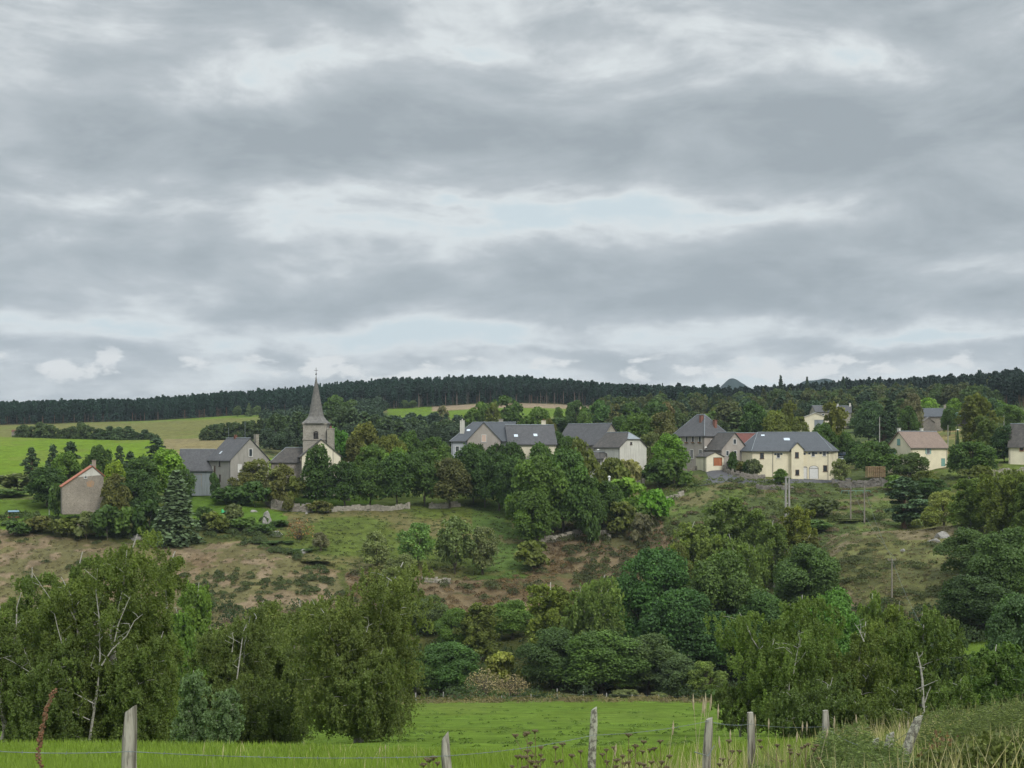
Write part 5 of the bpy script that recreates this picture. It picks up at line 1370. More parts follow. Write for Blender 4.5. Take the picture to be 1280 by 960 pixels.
# lane trees
for px, top, w, d, l in ((592, 556, 44, 386, 'dark tree at the top of the lane of trunks, below the large slate house'), (606, 565, 38, 381, 'dark domed tree with thick trunk, second in the lane'), (624, 567, 34, 377, 'dark tree, third in the lane below the large slate house'),
    (640, 572, 32, 372, 'dark tree, fourth in the lane of trunks'), (655, 580, 30, 367, 'dark tree, lowest in the lane of trunks')): T('round', px, top, w, d, DK, l)
T('round', 594, 555, 26, 400, DK2, 'small round tree top against the cross gable of the large slate house')
T('round', 622, 554, 24, 400, DK, 'round dark tree top under the corner of the large slate house')
T('round', 643, 553, 24, 398, DK, 'round dark tree top before the long slate wing, left of its windows')
T('round', 677, 554, 32, 396, DK2, 'round tree in front of the right end of the long slate wing')
T('broad', 697, 542, 26, 404, DK, 'dark tree between the slate wing and the long barn')
T('broad', 712, 545, 24, 402, DK2, 'dark tree touching the long barn roof')
T('broad', 671, 570, 60, 352, MG, 'big leafy tree on the bracken bank, left one')
T('broad', 706, 562, 60, 358, (.048, .095, .030), 'big leafy tree on the bracken bank, right one')
T('loose', 727, 548, 50, 366, (.085, .110, .035), 'tall olive tree hiding the lean-to of the white gabled barn')
T('broad', 668, 612, 44, 347, MG, 'lower green tree at the foot of the left big tree')
T('broad', 735, 594, 34, 355, DK2, 'dark tree standing over the ruined wall')
T('broad', 757, 602, 38, 362, DK2, 'dark green bush tree below the thin street lamp')
T('shrub', 737, 640, 22, 349, DK2, 'small dark bush in the ruined wall')
T('shrub', 764, 573, 44, 387, OL, 'rounded garden hedge in front of the white gabled barn')
T('shrub', 785, 575, 26, 390, (.16, .17, .09), 'pale feathery shrub against the white gable')
T('shrub', 785, 598, 50, 374, LG, 'light green shrub right of the grey shed')
T('shrub', 802, 618, 46, 366, MG, 'green shrub mass below the white gabled barn')
T('shrub', 820, 612, 34, 364, (.075, .175, .025), 'vivid green bush at the left of the grassy slope')
T('shrub', 775, 628, 36, 358, OL, 'olive bush on the bracken bank')
T('shrub', 800, 642, 30, 352, GY, 'greyish bush on the bracken bank under the vivid bush')
T('broad', 835, 543, 40, 397, (.075, .150, .028), 'bright yellow green round tree left of the hipped manor')
T('shrub', 822, 575, 42, 392, DK2, 'dark shrub clump right of the white gable')
T('shrub', 843, 574, 40, 388, MG, 'green clipped bush at the edge of the road lawn')
T('shrub', 870, 606, 14, 384, DK2, 'tiny round bush on the lawn edge below the road')
# behind village centre
for k, px, top, w, d, c, l in (('broad', 600, 503, 30, 640, MG, 'tree in the far meadow above the large slate house, leftmost'), ('loose', 553, 507, 16, 700, GY, 'thin pale tree alone in the far green meadow'), ('broad', 631, 495, 34, 640, DK2, 'tall rounded tree above the chimneys of the large slate house'), ('loose', 617, 503, 20, 630, OL, 'olive tree between the far meadow trees'),
    ('broad', 671, 509, 34, 560, MG, 'broad tree above the skylight wing'), ('broad', 684, 523, 20, 520, OLB, 'brown tinged bush tree at the end of the slate wing roof'), ('broad', 699, 509, 13, 690, MG, 'little round tree in the far meadow, left one of two'), ('broad', 711, 510, 11, 690, MG, 'little round tree in the far meadow, right one of two'),
    ('broad', 722, 501, 28, 620, (.045, .085, .035), 'tall round tree behind the long barn'), ('broad', 731, 512, 18, 600, MG, 'smaller round tree at the right foot of the tall one behind the long barn'), ('broad', 748, 500, 24, 630, (.045, .095, .035), 'dark green rounded tree standing alone right of the tall round one'),
    ('loose', 768, 505, 26, 640, OLB, 'brownish open tree behind the long barn gable'), ('broad', 790, 503, 26, 640, DK2, 'dark tree above the gap behind the white gabled barn'), ('broad', 822, 500, 34, 600, DK, 'very dark wide tree on the rise left of the manor'), ('loose', 832, 502, 26, 610, (.080, .074, .042), 'reddish brown tree on the rise left of the manor'),
    ('broad', 800, 517, 44, 460, MG, 'green spreading tree behind the white gabled barn'), ('loose', 832, 514, 46, 455, (.072, .080, .040), 'large brownish olive tree left of the hipped manor roof'), ('loose', 815, 540, 34, 430, GG, 'grey green tree between white gable and bright round tree'), ('broad', 775, 520, 26, 520, DK2, 'dark bush tree right of the long barn roof'),
    ('oval', 942, 501, 30, 470, (.045, .090, .038), 'egg shaped dark green tree standing on a stem above the red roof'), ('birch', 985, 500, 24, 470, (.088, .108, .038), 'pointed olive birch left of the warehouse'), ('broad', 972, 513, 40, 462, (.085, .110, .035), 'wide olive tree behind the municipal roof'), ('loose', 1000, 520, 30, 460, OL, 'low olive tree at the left of the warehouse wall'),
    ('birch', 1043, 503, 34, 455, (.090, .105, .035), 'poplar-like olive birch right of the warehouse'), ('broad', 1030, 530, 34, 440, DK2, 'dark bush tree at the foot of the poplar-like birch'), ('broad', 1058, 540, 24, 440, DK2, 'dark rounded tree by the parked cars'), ('broad', 1070, 551, 24, 428, DK, 'dark tree behind the parked cars'),
    ('broad', 1087, 502, 40, 520, BG, 'blue green rounded tree left of the black conifer'), ('spruce', 1112, 500, 36, 470, (.022, .042, .024), 'black green conifer above the tan roofed house'), ('pine', 1105, 515, 30, 462, (.024, .045, .026), 'dark pine leaning left of the black green conifer'), ('loose', 1139, 491, 30, 500, GY, 'grey leaved tree right of the black green conifer'), ('broad', 1136, 508, 26, 495, DK2, 'dark lower tree beside the grey leaved one'),
    ('broad', 1160, 497, 26, 640, LG, 'fresh green tree behind the stone farmhouse'), ('broad', 1191, 498, 18, 640, LG, 'fresh green round tree right of the farmhouse chimney'), ('birch', 1222, 492, 44, 450, (.080, .100, .032), 'large drooping birch right of the stone farmhouse'), ('birch', 1232, 520, 32, 432, (.070, .105, .035), 'smaller light green birch in front of the large drooping one'),
    ('broad', 1241, 498, 26, 560, BG, 'rounded blue green tree behind the large drooping birch'), ('broad', 1263, 506, 30, 540, MG, 'green round tree over the roof of the right edge house'), ('spruce', 1197, 532, 6, 440, DK, 'narrow dark cypress by the street lamp'), ('broad', 1187, 510, 20, 520, DK2, 'dark tree in front of the green roofed shed'),
    ('oval', 1256, 531, 32, 403, (.026, .055, .026), 'very dark clipped tree in front of the right edge house'), ('broad', 1094, 551, 48, 396, DK2, 'round bushy tree above the pallet stack'), ('broad', 1139, 566, 34, 388, (.050, .080, .034), 'bushy tree hiding the corner of the tan roofed house'), ('loose', 1050, 573, 22, 391, GG, 'small crooked garden tree on the lawn by the municipal building'),
    ('loose', 1158, 588, 34, 378, OL, 'olive tree below the front wall of the tan roofed house'), ('broad', 1214, 552, 52, 380, DK2, 'big dark rounded tree right of the tan roofed house'), ('broad', 1162, 598, 38, 366, DK, 'dark lower tree behind the large pine'), ('shrub', 1222, 582, 40, 372, OL, 'low olive shrub under the big dark rounded tree'), ('shrub', 1120, 594, 30, 376, MG, 'green shrub at the end of the plank row')):
    T(k, px, top, w, d, c, l)
for px, top, w, d, c, l in ((944, 562, 13, 396, DK, 'small dark conical shrub left of the municipal wall'), (912, 574, 20, 402, DK2, 'low dark shrub beside the annex'), (925, 577, 22, 398, OLB, 'brownish shrub on the curved planting'), (934, 575, 12, 396, DK, 'little dark shrub in the curved planting'), (943, 574, 18, 395, (.06, .08, .05), 'grey green rounded shrub at the end of the curved planting')): T('shrub', px if px != 944 else 916, top if px != 944 else 565, w, d, c, l)
T('oval', 976, 586, 17, 384, MG, 'young green tree before the front wall of the municipal building')
T('pine', 1131, 597, 56, 335, (.036, .066, .040), 'large dark pine standing alone on the right hand slope')
T('shrub', 1028, 622, 42, 352, (.055, .075, .04), 'dark bluish bush on the slope right of the twin pole')
T('shrub', 1020, 650, 40, 340, DK2, 'dark bush beneath the bluish one near the birches')
T('shrub', 1062, 648, 44, 345, OL, 'olive thicket around the feet of the two slim poles')
T('loose', 1180, 613, 48, 312, (.115, .140, .050), 'light olive bush tree behind the knoll crest')
T('shrub', 1160, 640, 30, 305, OL, 'bush at the knoll crest under the large pine')
# valley trees
V_ = (('birch', 868, 652, 54, 318, BI2, 'birch at the upper left of the birch grove below the road'), ('birch', 905, 622, 62, 322, BI, 'tall birch at the top of the grove left of the twin pole'), ('birch', 940, 634, 52, 318, BI, 'birch left of the twin pole'), ('birch', 998, 632, 50, 316, (.088, .110, .028), 'yellow tinged birch right of the twin pole'), ('birch', 968, 650, 44, 312, BI, 'birch hiding the foot of the twin pole'),
 ('birch', 893, 668, 60, 296, BI2, 'drooping birch in the middle of the grove'), ('weep', 930, 668, 66, 292, BI, 'wide weeping birch in the grove'), ('loose', 848, 678, 46, 300, OL, 'olive tree at the left end of the grove'), ('birch', 1012, 668, 40, 300, OLB, 'brownish birch at the right end of the grove'),
 ('broad', 905, 692, 100, 272, (.050, .085, .030), 'large dark spreading tree below the birch grove'), ('broad', 1010, 680, 84, 274, (.042, .075, .030), 'large dark tree right of the spreading one'), ('broad', 815, 686, 92, 276, (.034, .080, .028), 'glossy dark green big tree in the valley centre'), ('broad', 860, 735, 100, 262, (.030, .068, .026), 'very dark tree low in the valley centre'), ('broad', 960, 742, 80, 262, (.036, .072, .028), 'dark tree behind the near right birches'), ('broad', 1045, 738, 84, 190, (.050, .110, .028), 'bright dark oak-like tree just behind the near right birches'),
 ('weep', 742, 720, 76, 262, BI, 'tall birch in the valley left of the glossy tree'), ('birch', 692, 728, 76, 266, (.085, .115, .032), 'yellow green tree left of the tall valley birch'), ('birch', 600, 752, 56, 272, (.080, .105, .036), 'olive birch above the pale bushes at the meadow end'), ('broad', 640, 750, 50, 284, MG, 'green tree between the olive birch and the yellow green tree'),
 ('broad', 752, 788, 100, 250, (.052, .095, .032), 'broad round tree at the far edge of the meadow'), ('broad', 690, 785, 74, 253, (.042, .075, .032), 'dark grey green tree at the meadow edge, left of the broad round one'), ('broad', 812, 793, 84, 251, (.045, .072, .034), 'grey green tree at the meadow edge right of the broad round one'), ('oval', 846, 818, 50, 246, (.050, .080, .045), 'bluish small tree near the right end of the meadow edge'), ('loose', 882, 826, 50, 243, (.085, .125, .042), 'light green small tree at the right end of the meadow edge'),
 ('broad', 555, 802, 86, 250, (.040, .085, .028), 'dark green tree at the left end of the meadow edge'), ('broad', 520, 815, 60, 246, DK2, 'dark tree low beside the big brown birch'), ('broad', 536, 745, 56, 285, (.058, .085, .040), 'grey green tree right of the big brown birch'), ('broad', 505, 745, 50, 290, OL, 'olive tree behind the shoulder of the big brown birch'), ('broad', 566, 760, 44, 275, MG, 'green tree above the dark meadow edge tree'),
 ('bare', 604, 834, 42, 243, (.16, .145, .115), 'pale grey leafless bush at the meadow edge'), ('bare', 641, 842, 38, 243, (.15, .13, .105), 'greyish brown thin bush right of the pale leafless one'), ('shrub', 632, 816, 40, 256, (.14, .165, .05), 'yellow green low bush behind the pale leafless one'), ('shrub', 668, 866, 28, 242, OL, 'small bush by the far fence posts'), ('shrub', 780, 862, 30, 242, GG, 'small grey green bush in front of the broad round tree'), ('shrub', 822, 866, 24, 242, GG, 'small bush at the end of the far fence'),
 ('birch', 250, 728, 56, 205, (.070, .120, .030), 'fresh green tree right of the big left birch'), ('birch', 222, 760, 60, 190, MG, 'green tree low behind the big left birch'), ('broad', 330, 760, 70, 185, OL, 'olive tree behind the middle birches'),
 ('birch', 1210, 596, 56, 300, BI, 'tall birch at the right slope, left of the edge trees'), ('weep', 1252, 584, 66, 292, (.080, .110, .032), 'bushy light birch at the right edge of the slope'), ('birch', 1285, 600, 50, 285, BI, 'birch cut by the right edge of the photo'), ('broad', 1215, 662, 70, 262, (.038, .065, .028), 'dark tree on the right flank of the knoll'), ('broad', 1262, 660, 84, 250, (.048, .085, .034), 'tall mid green tree at the right edge'), ('broad', 1222, 720, 84, 240, (.028, .050, .024), 'very dark tree at the right foot of the knoll'), ('broad', 1278, 742, 84, 200, (.038, .072, .034), 'dark green tree low at the right edge'), ('birch', 1243, 806, 84, 128, (.060, .105, .034), 'small conical green tree right of the white stemmed birch'),
 ('birch', 1090, 742, 50, 150, BI, 'thin birch on the knoll foot behind the near birches'), ('birch', 1128, 752, 60, 140, BI2, 'olive birch behind the white stemmed birch'), ('broad', 1190, 790, 60, 170, (.035, .06, .028), 'dark bush tree behind the white stemmed birch'), ('shrub', 905, 860, 40, 236, DK2, 'dark low bush in the shade at the end of the meadow'))
for a in V_: T(*a)

# ------------------------------------------------------------------ near birches, each grown for itself
def big_birch(px, top, w, d, color, label, seed, stems=3, kind='weep', leaf=.10, dens=1.0, dead=0, row=None, limbs=(), low=.04, cat='tree', gap=0.33, cone=0.0):
    X = (px - 640) / F * d; z = gz(px, d); H = (HZ - top) / F * d - z; W = w / F * d * 1.3
    rng = np.random.RandomState(seed)
    V, Q, t, st, th = g_birch(H, W, leaf, rng, dens, low, stems, .9, 1.0)
    c0 = V.reshape(-1, 4, 3).mean(1)
    if gap:
        g = fbm(c0[:, 0] * .62 + seed + c0[:, 1] * .3, c0[:, 2] * .36 + c0[:, 1] * .5, 3); keep = g + .10 * rng.rand(len(g)) > gap + .02; V = V.reshape(-1, 4, 3)[keep].reshape(-1, 3); t = t[keep]; Q = np.arange(len(V)).reshape(-1, 4)
    e = empty('birch_tree', (X, d, z), 0, label, cat)
    c = link('crown', np_mesh('crown', V, Q, LEAF, t), e); c.color = (color[0] * 2.15, color[1] * 2.35, color[2] * 2.1, 1)
    mb = MB()
    for pts, r in st: mb.tube(pts, [max(.012, r * (1 - .88 * i / (len(pts) - 1))) for i in range(len(pts))], 7)
    # forked bare limbs seen through the crown, given in bearing and row
    for lm in limbs:
        yo = lm[0]; pl = [Vector(((q[0] - 640) / F * (d + yo) - X, yo, (HZ - q[1]) / F * (d + yo) - z)) for q in lm[2]]
        mb.tube(pl, [lm[1] * (1 - .75 * i / (len(pl) - 1)) for i in range(len(pl))], 6)
        r_ = random.Random(int(lm[2][0][0]))
        for i in range(1, len(pl)):
            a = pl[i - 1].lerp(pl[i], .5); L = (pl[i] - pl[i - 1]).length * .5
            mb.tube([a, a + Vector((r_.uniform(-.6, .6), r_.uniform(-.5, .1), r_.uniform(.1, .7))) * L, a + Vector((r_.uniform(-1.2, 1.2), r_.uniform(-.6, .1), r_.uniform(.5, 1.3))) * L], [lm[1] * .35, lm[1] * .22, .012], 4)
    mb.build('trunk', M['birch_bark'], e)
    return e
OG = (.068, .082, .022)
big_birch(128, 668, 190, 96, OG, 'huge left birch with white forked trunk showing through its crown', 11, 5, gap=.34, limbs=[
    (-3.3, .093, [(112, 925), (122, 860), (125, 820), (124, 790), (129, 765)]), (-3.7, .055, [(127, 832), (140, 812), (158, 795), (168, 776), (178, 768)]), (-3.7, .044, [(143, 802), (148, 780), (158, 756), (163, 745)]),
    (-4.0, .033, [(118, 880), (92, 866), (66, 858), (40, 842), (14, 826), (4, 822)]), (-4.0, .033, [(112, 900), (84, 887), (58, 876), (36, 874), (20, 868)]), (-3.0, .038, [(86, 868), (82, 822), (72, 785), (64, 750), (40, 715)]), (-4.0, .027, [(106, 932), (100, 922), (88, 917), (76, 912)]), (-3.8, .027, [(160, 850), (168, 838), (174, 830)]), (-3.6, .033, [(124, 870), (135, 868), (146, 866)]), (-2.8, .049, [(126, 790), (120, 740), (122, 710)])])
big_birch(60, 690, 120, 99, (.062, .080, .023), 'left birch with upright top, second from the left edge', 12, 3, gap=.33)
big_birch(2, 742, 100, 94, (.072, .088, .026), 'birch cut by the left edge of the photo', 13, 3)
big_birch(192, 690, 70, 101, (.074, .090, .024), 'slim olive birch on the right flank of the huge left birch', 14, 2, gap=.32)
big_birch(60, 800, 110, 92, (.060, .076, .022), 'low bushy birch filling the foot of the left birches', 15, 3)
big_birch(176, 790, 90, 93, (.064, .080, .022), 'low birch with hanging sprays above the stout fence post', 16, 3)
big_birch(290, 752, 130, 112, (.070, .082, .026), 'middle birch with thin pale stems left of the big brown birch', 17, 4, gap=.30, limbs=[(-3.5, .06, [(296, 850), (300, 820), (304, 790), (308, 780)]), (-3.5, .05, [(290, 815), (292, 800), (290, 790)])])
big_birch(352, 752, 100, 116, (.072, .086, .028), 'olive birch between the middle birch and the big brown birch', 18, 3)
big_birch(328, 838, 130, 100, (.058, .070, .022), 'low dark birch thicket under the middle birches', 19, 3)
big_birch(446, 706, 176, 92, (.074, .084, .026), 'big brownish domed birch left of the meadow', 20, 5, limbs=[(-3.4, .055, [(460, 925), (459, 905), (455, 880), (457, 860)]), (-3.4, .022, [(458, 790), (461, 780), (460, 770)])])
big_birch(452, 810, 110, 88, (.066, .078, .024), 'lower skirt birch in front of the big brownish birch', 21, 3)
big_birch(240, 838, 52, 74, (.075, .100, .050), 'young grey green sallow, left one of two by the grass edge', 22, 1, leaf=.10)
big_birch(280, 862, 50, 72, (.072, .095, .048), 'young grey green sallow, right one of two by the grass edge', 23, 1, leaf=.10)
big_birch(985, 748, 160, 96, (.074, .096, .026), 'broad near birch at the right end of the meadow', 24, 4, gap=.28, limbs=[(-3.2, .027, [(992, 842), (996, 818), (1000, 800), (997, 790)]), (-3.2, .066, [(985, 900), (986, 870), (987, 850)]), (-3.2, .022, [(990, 817), (980, 809), (968, 811)]), (-3.2, .022, [(966, 806), (968, 798)])])
big_birch(1062, 780, 110, 98, (.078, .092, .026), 'yellowish near birch in the middle of the right group, with a dead white twig', 25, 3, limbs=[(-3.3, .045, [(1080, 802), (1074, 788), (1068, 779)]), (-3.3, .022, [(1076, 792), (1076, 782), (1074, 774)])])
big_birch(1150, 766, 140, 100, (.074, .094, .028), 'white stemmed near birch above the leaning post', 26, 1, gap=.25, limbs=[(-3.2, .12, [(1155, 905), (1154, 880), (1153, 850), (1150, 830), (1146, 815)]), (-3.2, .05, [(1156, 878), (1160, 866), (1164, 858)])])
big_birch(925, 850, 70, 97, (.066, .082, .026), 'low birch skirt at the corner of the meadow', 27, 2)
big_birch(1105, 862, 110, 88, (.066, .080, .024), 'low birch thicket between the near right birches', 28, 3)
big_birch(1195, 850, 70, 92, (.070, .092, .026), 'low birch right of the white stemmed birch', 29, 2)
big_birch(1020, 850, 120, 90, (.056, .072, .024), 'dark low birch behind the square posts', 30, 3)

# ------------------------------------------------------------------ woods that read as one mass
def templ(kind, seed, leaf=.9):
    rng = np.random.RandomState(seed)
    if kind == 'fir':
        V, Q, t, _c, _t = g_spruce(16, 5.0, leaf, rng, .55, .10)
    elif kind == 'tall':
        V, Q, t, _c, _t = g_pine(16, 4.6, leaf, rng, .6, .62)
    elif kind == 'scots':
        V, Q, t, _c, _t = g_pine(16, 5.6, leaf, rng, .75, .42)
    else:
        V, Q, t, _c, _t = g_broad(11, 10, leaf, rng, .8, .2, .06, 26)
    c = V.reshape(-1, 4, 3)
    return c, t
def wood(name, spots, kinds, color, label, leaf=.9, trunks=True, mat=None, bark='pine_bark'):
    """spots: X Y Z height. one object holding the whole far wood"""
    rng = np.random.RandomState(len(spots)); tp = [templ(k, 40 + i, leaf) for i, k in enumerate(kinds)]
    sizes = {'tall': 16.0, 'fir': 16.0, 'scots': 16.0, 'leafy': 11.0}
    Vs, Ts = [], []; tv = MB()
    TV = []; 
    for i, (x, y, z, h) in enumerate(spots):
        k = rng.randint(len(tp)); c, t = tp[k]; s = h / sizes[kinds[k]]; a = rng.rand() * 6.283; ca, sa = math.cos(a) * s * (1 + .25 * rng.rand()), math.sin(a) * s
        q = c.copy(); X = q[..., 0] * ca - q[..., 1] * sa; Y = q[..., 0] * sa + q[..., 1] * ca
        q = np.stack([X + x, Y + y, q[..., 2] * s + z], -1); Vs.append(q.reshape(-1, 3)); Ts.append(np.clip(t * .6 + .4 * rng.rand(), 0, 1))
        if trunks:
            r = .17; zz = h * .8
            for aa in (0, 1.571): 
                dx, dy = math.cos(aa) * r, math.sin(aa) * r
                TV.append([(x - dx, y - dy, z - .5), (x + dx, y + dy, z - .5), (x + dx * .4, y + dy * .4, z + zz), (x - dx * .4, y - dy * .4, z + zz)])
    V = np.concatenate(Vs); T_ = np.concatenate(Ts); nq = len(V) // 4
    if TV:
        V = np.concatenate([V, np.array(TV).reshape(-1, 3)]); T_ = np.concatenate([T_, np.zeros(len(TV))])
    Q = np.arange(len(V)).reshape(-1, 4)
    me = np_mesh(name, V, Q, mat or NEEDLE, T_)
    if TV:
        me.materials.append(M[bark]); mi = np.zeros(len(Q), np.int32); mi[nq:] = 1; me.polygons.foreach_set('material_index', mi)
    o = link(name, me); o.color = (*color, 1)
    return tag(o, label, None, None, 'stuff')
def spots(pxr, dr, step, h, keep=None, seed=1, jit=.45, vary=False):
    rng = np.random.RandomState(seed); out = []
    d = dr[0]
    while d < dr[1]:
        st = step * (1 + .5 * (d - dr[0]) / 400)
        n = int((pxr[1] - pxr[0]) / F * d / st)
        for i in range(n):
            px = pxr[0] + (i + rng.uniform(-jit, jit)) * (pxr[1] - pxr[0]) / n; dd = d + rng.uniform(-jit, jit) * st
            if keep is not None and not keep(px, dd, rng): continue
            z = gz(px, dd); out.append(((px - 640) / F * dd, dd, z, h * (rng.uniform(.55, 1.35) if vary else rng.uniform(.82, 1.08)) * (1.08 if rng.rand() < .05 else 1)))
        d += st
    return out
# ridge forest: its front edge steps back behind each field
def front(px):
    return float(np.interp(px, [-80, 40, 110, 240, 345, 400, 480, 600, 740, 800, 880], [990, 985, 1000, 1015, 1010, 960, 985, 1000, 985, 900, 860]))
wood('pine_forest', spots((-80, 905), (850, 1330), 5.4, 15.5, lambda p, d, r: d > front(p) + 12 * (vnoise(p * .05, 1.0) - .5) * 2, 3), ['fir', 'scots', 'fir', 'scots'], (.024, .058, .036), 'dark blue green conifer forest along the whole ridge', .8)
TRK = surf('pale_pine_trunks', (.26, .21, .175), (.19, .15, .125), 2)  # light brown bark for the pines at the forest foot
M['pine_bark2'] = TRK
wood('pine_forest', spots((415, 870), (850, 1040), 6.0, 16, lambda p, d, r: -4 < d - front(p) < 20, 33), ['tall', 'tall', 'tall'], (.030, .055, .040), 'tall bare trunked pines along the lower edge of the ridge forest', .8, bark='pine_bark2')
wood('pine_forest', spots((850, 1400), (905, 1330), 7.0, 14.5, lambda p, d, r: True, 4), ['scots', 'fir', 'scots'], (.028, .050, .038), 'dark conifer forest on the skyline right of the village', 1.1)
wood('pine_forest', spots((1120, 1400), (690, 905), 6.6, 15, lambda p, d, r: d > 905 - (p - 1110) * 1.35, 5), ['scots', 'scots', 'fir'], (.026, .048, .034), 'taller dark pine wood on the hill above the right hand houses', .95)
MW = spots((690, 1260), (600, 910), 9.5, 10.0, lambda p, d, r: vnoise(p * .045 + 3, d * .012) > (.24 if d > 700 else .50) and not (955 < p < 1075 and d < 680) and not (1140 < p < 1210 and d < 660) and not (p < 748), 6, .6, True)
wood('mixed_woodland', MW[::2], ['leafy', 'leafy', 'scots', 'leafy'], (.080, .120, .040), 'mixed leafy woodland climbing from the village to the skyline', .85, False, LEAF)
wood('mixed_woodland', MW[1::3] + MW[3::6], ['leafy', 'scots', 'leafy'], (.105, .120, .045), 'olive crowns among the mixed woodland behind the village', .85, False, LEAF)
wood('mixed_woodland', MW[3::6] + MW[5::6], ['fir', 'scots', 'leafy'], (.045, .078, .038), 'dark crowns among the mixed woodland behind the village', .85, False, NEEDLE)
wood('mixed_woodland', spots((345, 590), (640, 960), 8.5, 11, lambda p, d, r: (p < 478 or d < 690) and (p > 415 or d < 850) and (p < 560 or d < 660) , 7), ['scots', 'leafy', 'scots'], (.048, .080, .044), 'dark mixed wood behind the church spire and the russet trees', .85, False, NEEDLE)
wood('hedgerow', spots((255, 600), (560, 640), 8.0, 9, lambda p, d, r: (p > 335 or d < 0) and (p > 470 or d > 600 or vnoise(p * .05, 3.3) > .4), 8), ['scots', 'leafy'], (.055, .085, .042), 'lower fringe of bushes and pines below the dark mixed wood', .75, False, NEEDLE)

# single trees one can tell apart out there
for i, px in enumerate((28, 40, 52, 64, 80, 92, 104, 114, 126, 137, 148, 160, 170, 181, 190)):
    r = random.Random(px); tree('pine' if px > 125 and i % 2 else 'broad', px, (531, 533, 528, 531, 536, 533, 528, 534, 536, 533, 534, 533, 540, 537, 541)[i], 20, 712, PN2 if px > 125 else (.050, .078, .040), 'bush or tree of the dark hedge along the far edge of the green field', 'hedge trees beyond the green field', sink=3.2)
for i, px in enumerate((262, 270, 277, 286, 296, 306, 315, 325, 334)):
    tree('pine' if i % 2 else 'broad', px, 531 - (i * .9), 20, 690, (.044, .070, .036), 'dark tree of the hedge at the right end of the brown green field', 'hedge trees beside the brown green field', sink=3.2)
for i, px in enumerate((345, 358, 372, 386, 399, 412, 428, 440, 455, 470, 484, 498, 514, 529, 545, 560, 573)):
    tree('pine' if i % 3 else 'broad', px, (517, 520, 515, 518, 508, 512, 505, 510, 515, 518, 520, 525, 522, 526, 528, 524, 530)[i], 26, 600 + (i * 37) % 45, (.040, .068, .036), 'dark tree massed behind the church and the round row', 'dark trees massed behind the church')
tree('broad', 418, 494, 26, 800, (.060, .110, .036), 'light green tree top in the wood right of the spire')
tree('broad', 437, 500, 24, 790, (.055, .095, .036), 'second light green top in the wood right of the spire')
for px, l in ((297, 'left one of three pale young trees at the forest foot'), (311, 'middle one of three pale young trees at the forest foot'), (321, 'right one of three pale young trees at the forest foot'), (506, 'pale young tree at the forest edge left above the far meadow'), (516, 'second pale young tree at the forest edge above the far meadow')):
    tree('spruce' if px == 311 else 'broad', px, (504 if px == 311 else 507) if px < 400 else 500, 10, 985, (.06, .095, .05), l)
for px, top, w, l in ((1054, 471, 11, 'dark pointed fir on the skyline right of the far blue hill'), (976, 470, 12, 'dark tree top standing out on the skyline above the municipal roof'), (1009, 471, 10, 'dark fir left of the far blue hill'), (828, 479, 6, 'thin pointed fir on the skyline left of the cone hill')):
    tree('spruce', px, top, w, 880, (.020, .038, .026), l)
rr_ = random.Random(4)
for i in range(46):
    px = 690 + i * 12.4 + rr_.uniform(-5, 5); d = rr_.uniform(560, 690)
    if 1000 < px < 1066 or 1140 < px < 1215 or (760 < px < 790): continue
    g = ground_z((px - 640) / F * d, d); row = HZ - float(g) * F / d
    tree(('broad', 'broad', 'loose', 'pine')[i % 4], px, row - rr_.uniform(20, 30), rr_.uniform(20, 32), d, rr_.choice([DK2, MG, OL, (.05, .078, .036), (.040, .068, .034), (.085, .09, .04)]), 'leafy tree in the belt between the village roofs and the far woodland', 'trees of the belt behind the village')

# ------------------------------------------------------------------ scrub, bracken and heather
def clumps(name, label, color, n, polys, wr, hr, leaf, per, dlo=238, dhi=400, seed=1, noise=None, mat=None, extra=None):
    rng = np.random.RandomState(seed); cl = []
    tries = 0
    while len(cl) < n and tries < n * 40:
        tries += 1
        poly = polys[rng.randint(len(polys))]; xs = [p[0] for p in poly]; ys = [p[1] for p in poly]
        px, row = rng.uniform(min(xs), max(xs)), rng.uniform(min(ys), max(ys))
        if not inside(px, row, poly): continue
        d = d_at(px, row, dlo, dhi)
        if d >= dhi - 1: continue
        X = (px - 640) / F * d
        if noise and fbm(X * noise[0] + 11, d * noise[0] * 2 + 3, 3) < noise[1] + .06 * rng.rand(): continue
        w = rng.uniform(*wr); h = rng.uniform(*hr)
        cl.append((X, d, gz(px, d), w, h, rng.rand()))
    cl = np.array(cl); w = cl[:, 3] * cl[:, 4]; w /= w.sum(); N_ = n * per; k = rng.choice(len(cl), N_, p=w)
    a = rng.rand(N_) * 6.283; u = rng.rand(N_) ** .5; el = rng.rand(N_)
    r = cl[k, 3] * .5 * u * (.8 + .35 * vnoise(a * 1.3 + k, k * .7))
    z = cl[k, 2] + cl[k, 4] * np.sqrt(np.maximum(0, 1 - u * u)) * (.55 + .5 * el) * (.8 + .4 * vnoise(a * 1.9 + k * 3.1, u * 3))
    p = np.stack([cl[k, 0] + np.cos(a) * r, cl[k, 1] + np.sin(a) * r, z], 1)
    N = np.stack([np.cos(a) * u, np.sin(a) * u, np.full(N_, .6)], 1) + rng.normal(size=(N_, 3)) * .5; N /= np.linalg.norm(N, axis=1, keepdims=True)
    V, Q = quads(p, N, leaf, 1.5, rng)
    o = link(name, np_mesh(name, V, Q, mat or LEAF, np.clip(cl[k, 5] * .6 + .4 * rng.rand(N_), 0, 1))); o.color = (*color, 1)
    return tag(o, label, None, None, 'stuff')
clumps('heath_scrub', 'dark gorse and heather tufts scattered over the brown heath', (0.078, 0.098, 0.036), 240, [Z_HEATH, [(200, 720), (420, 700), (430, 760), (260, 770)], [(380, 700), (430, 705), (430, 770), (360, 780)]], (.7, 3.0), (.35, 1.0), .24, 110, seed=2, noise=(.05, .50))
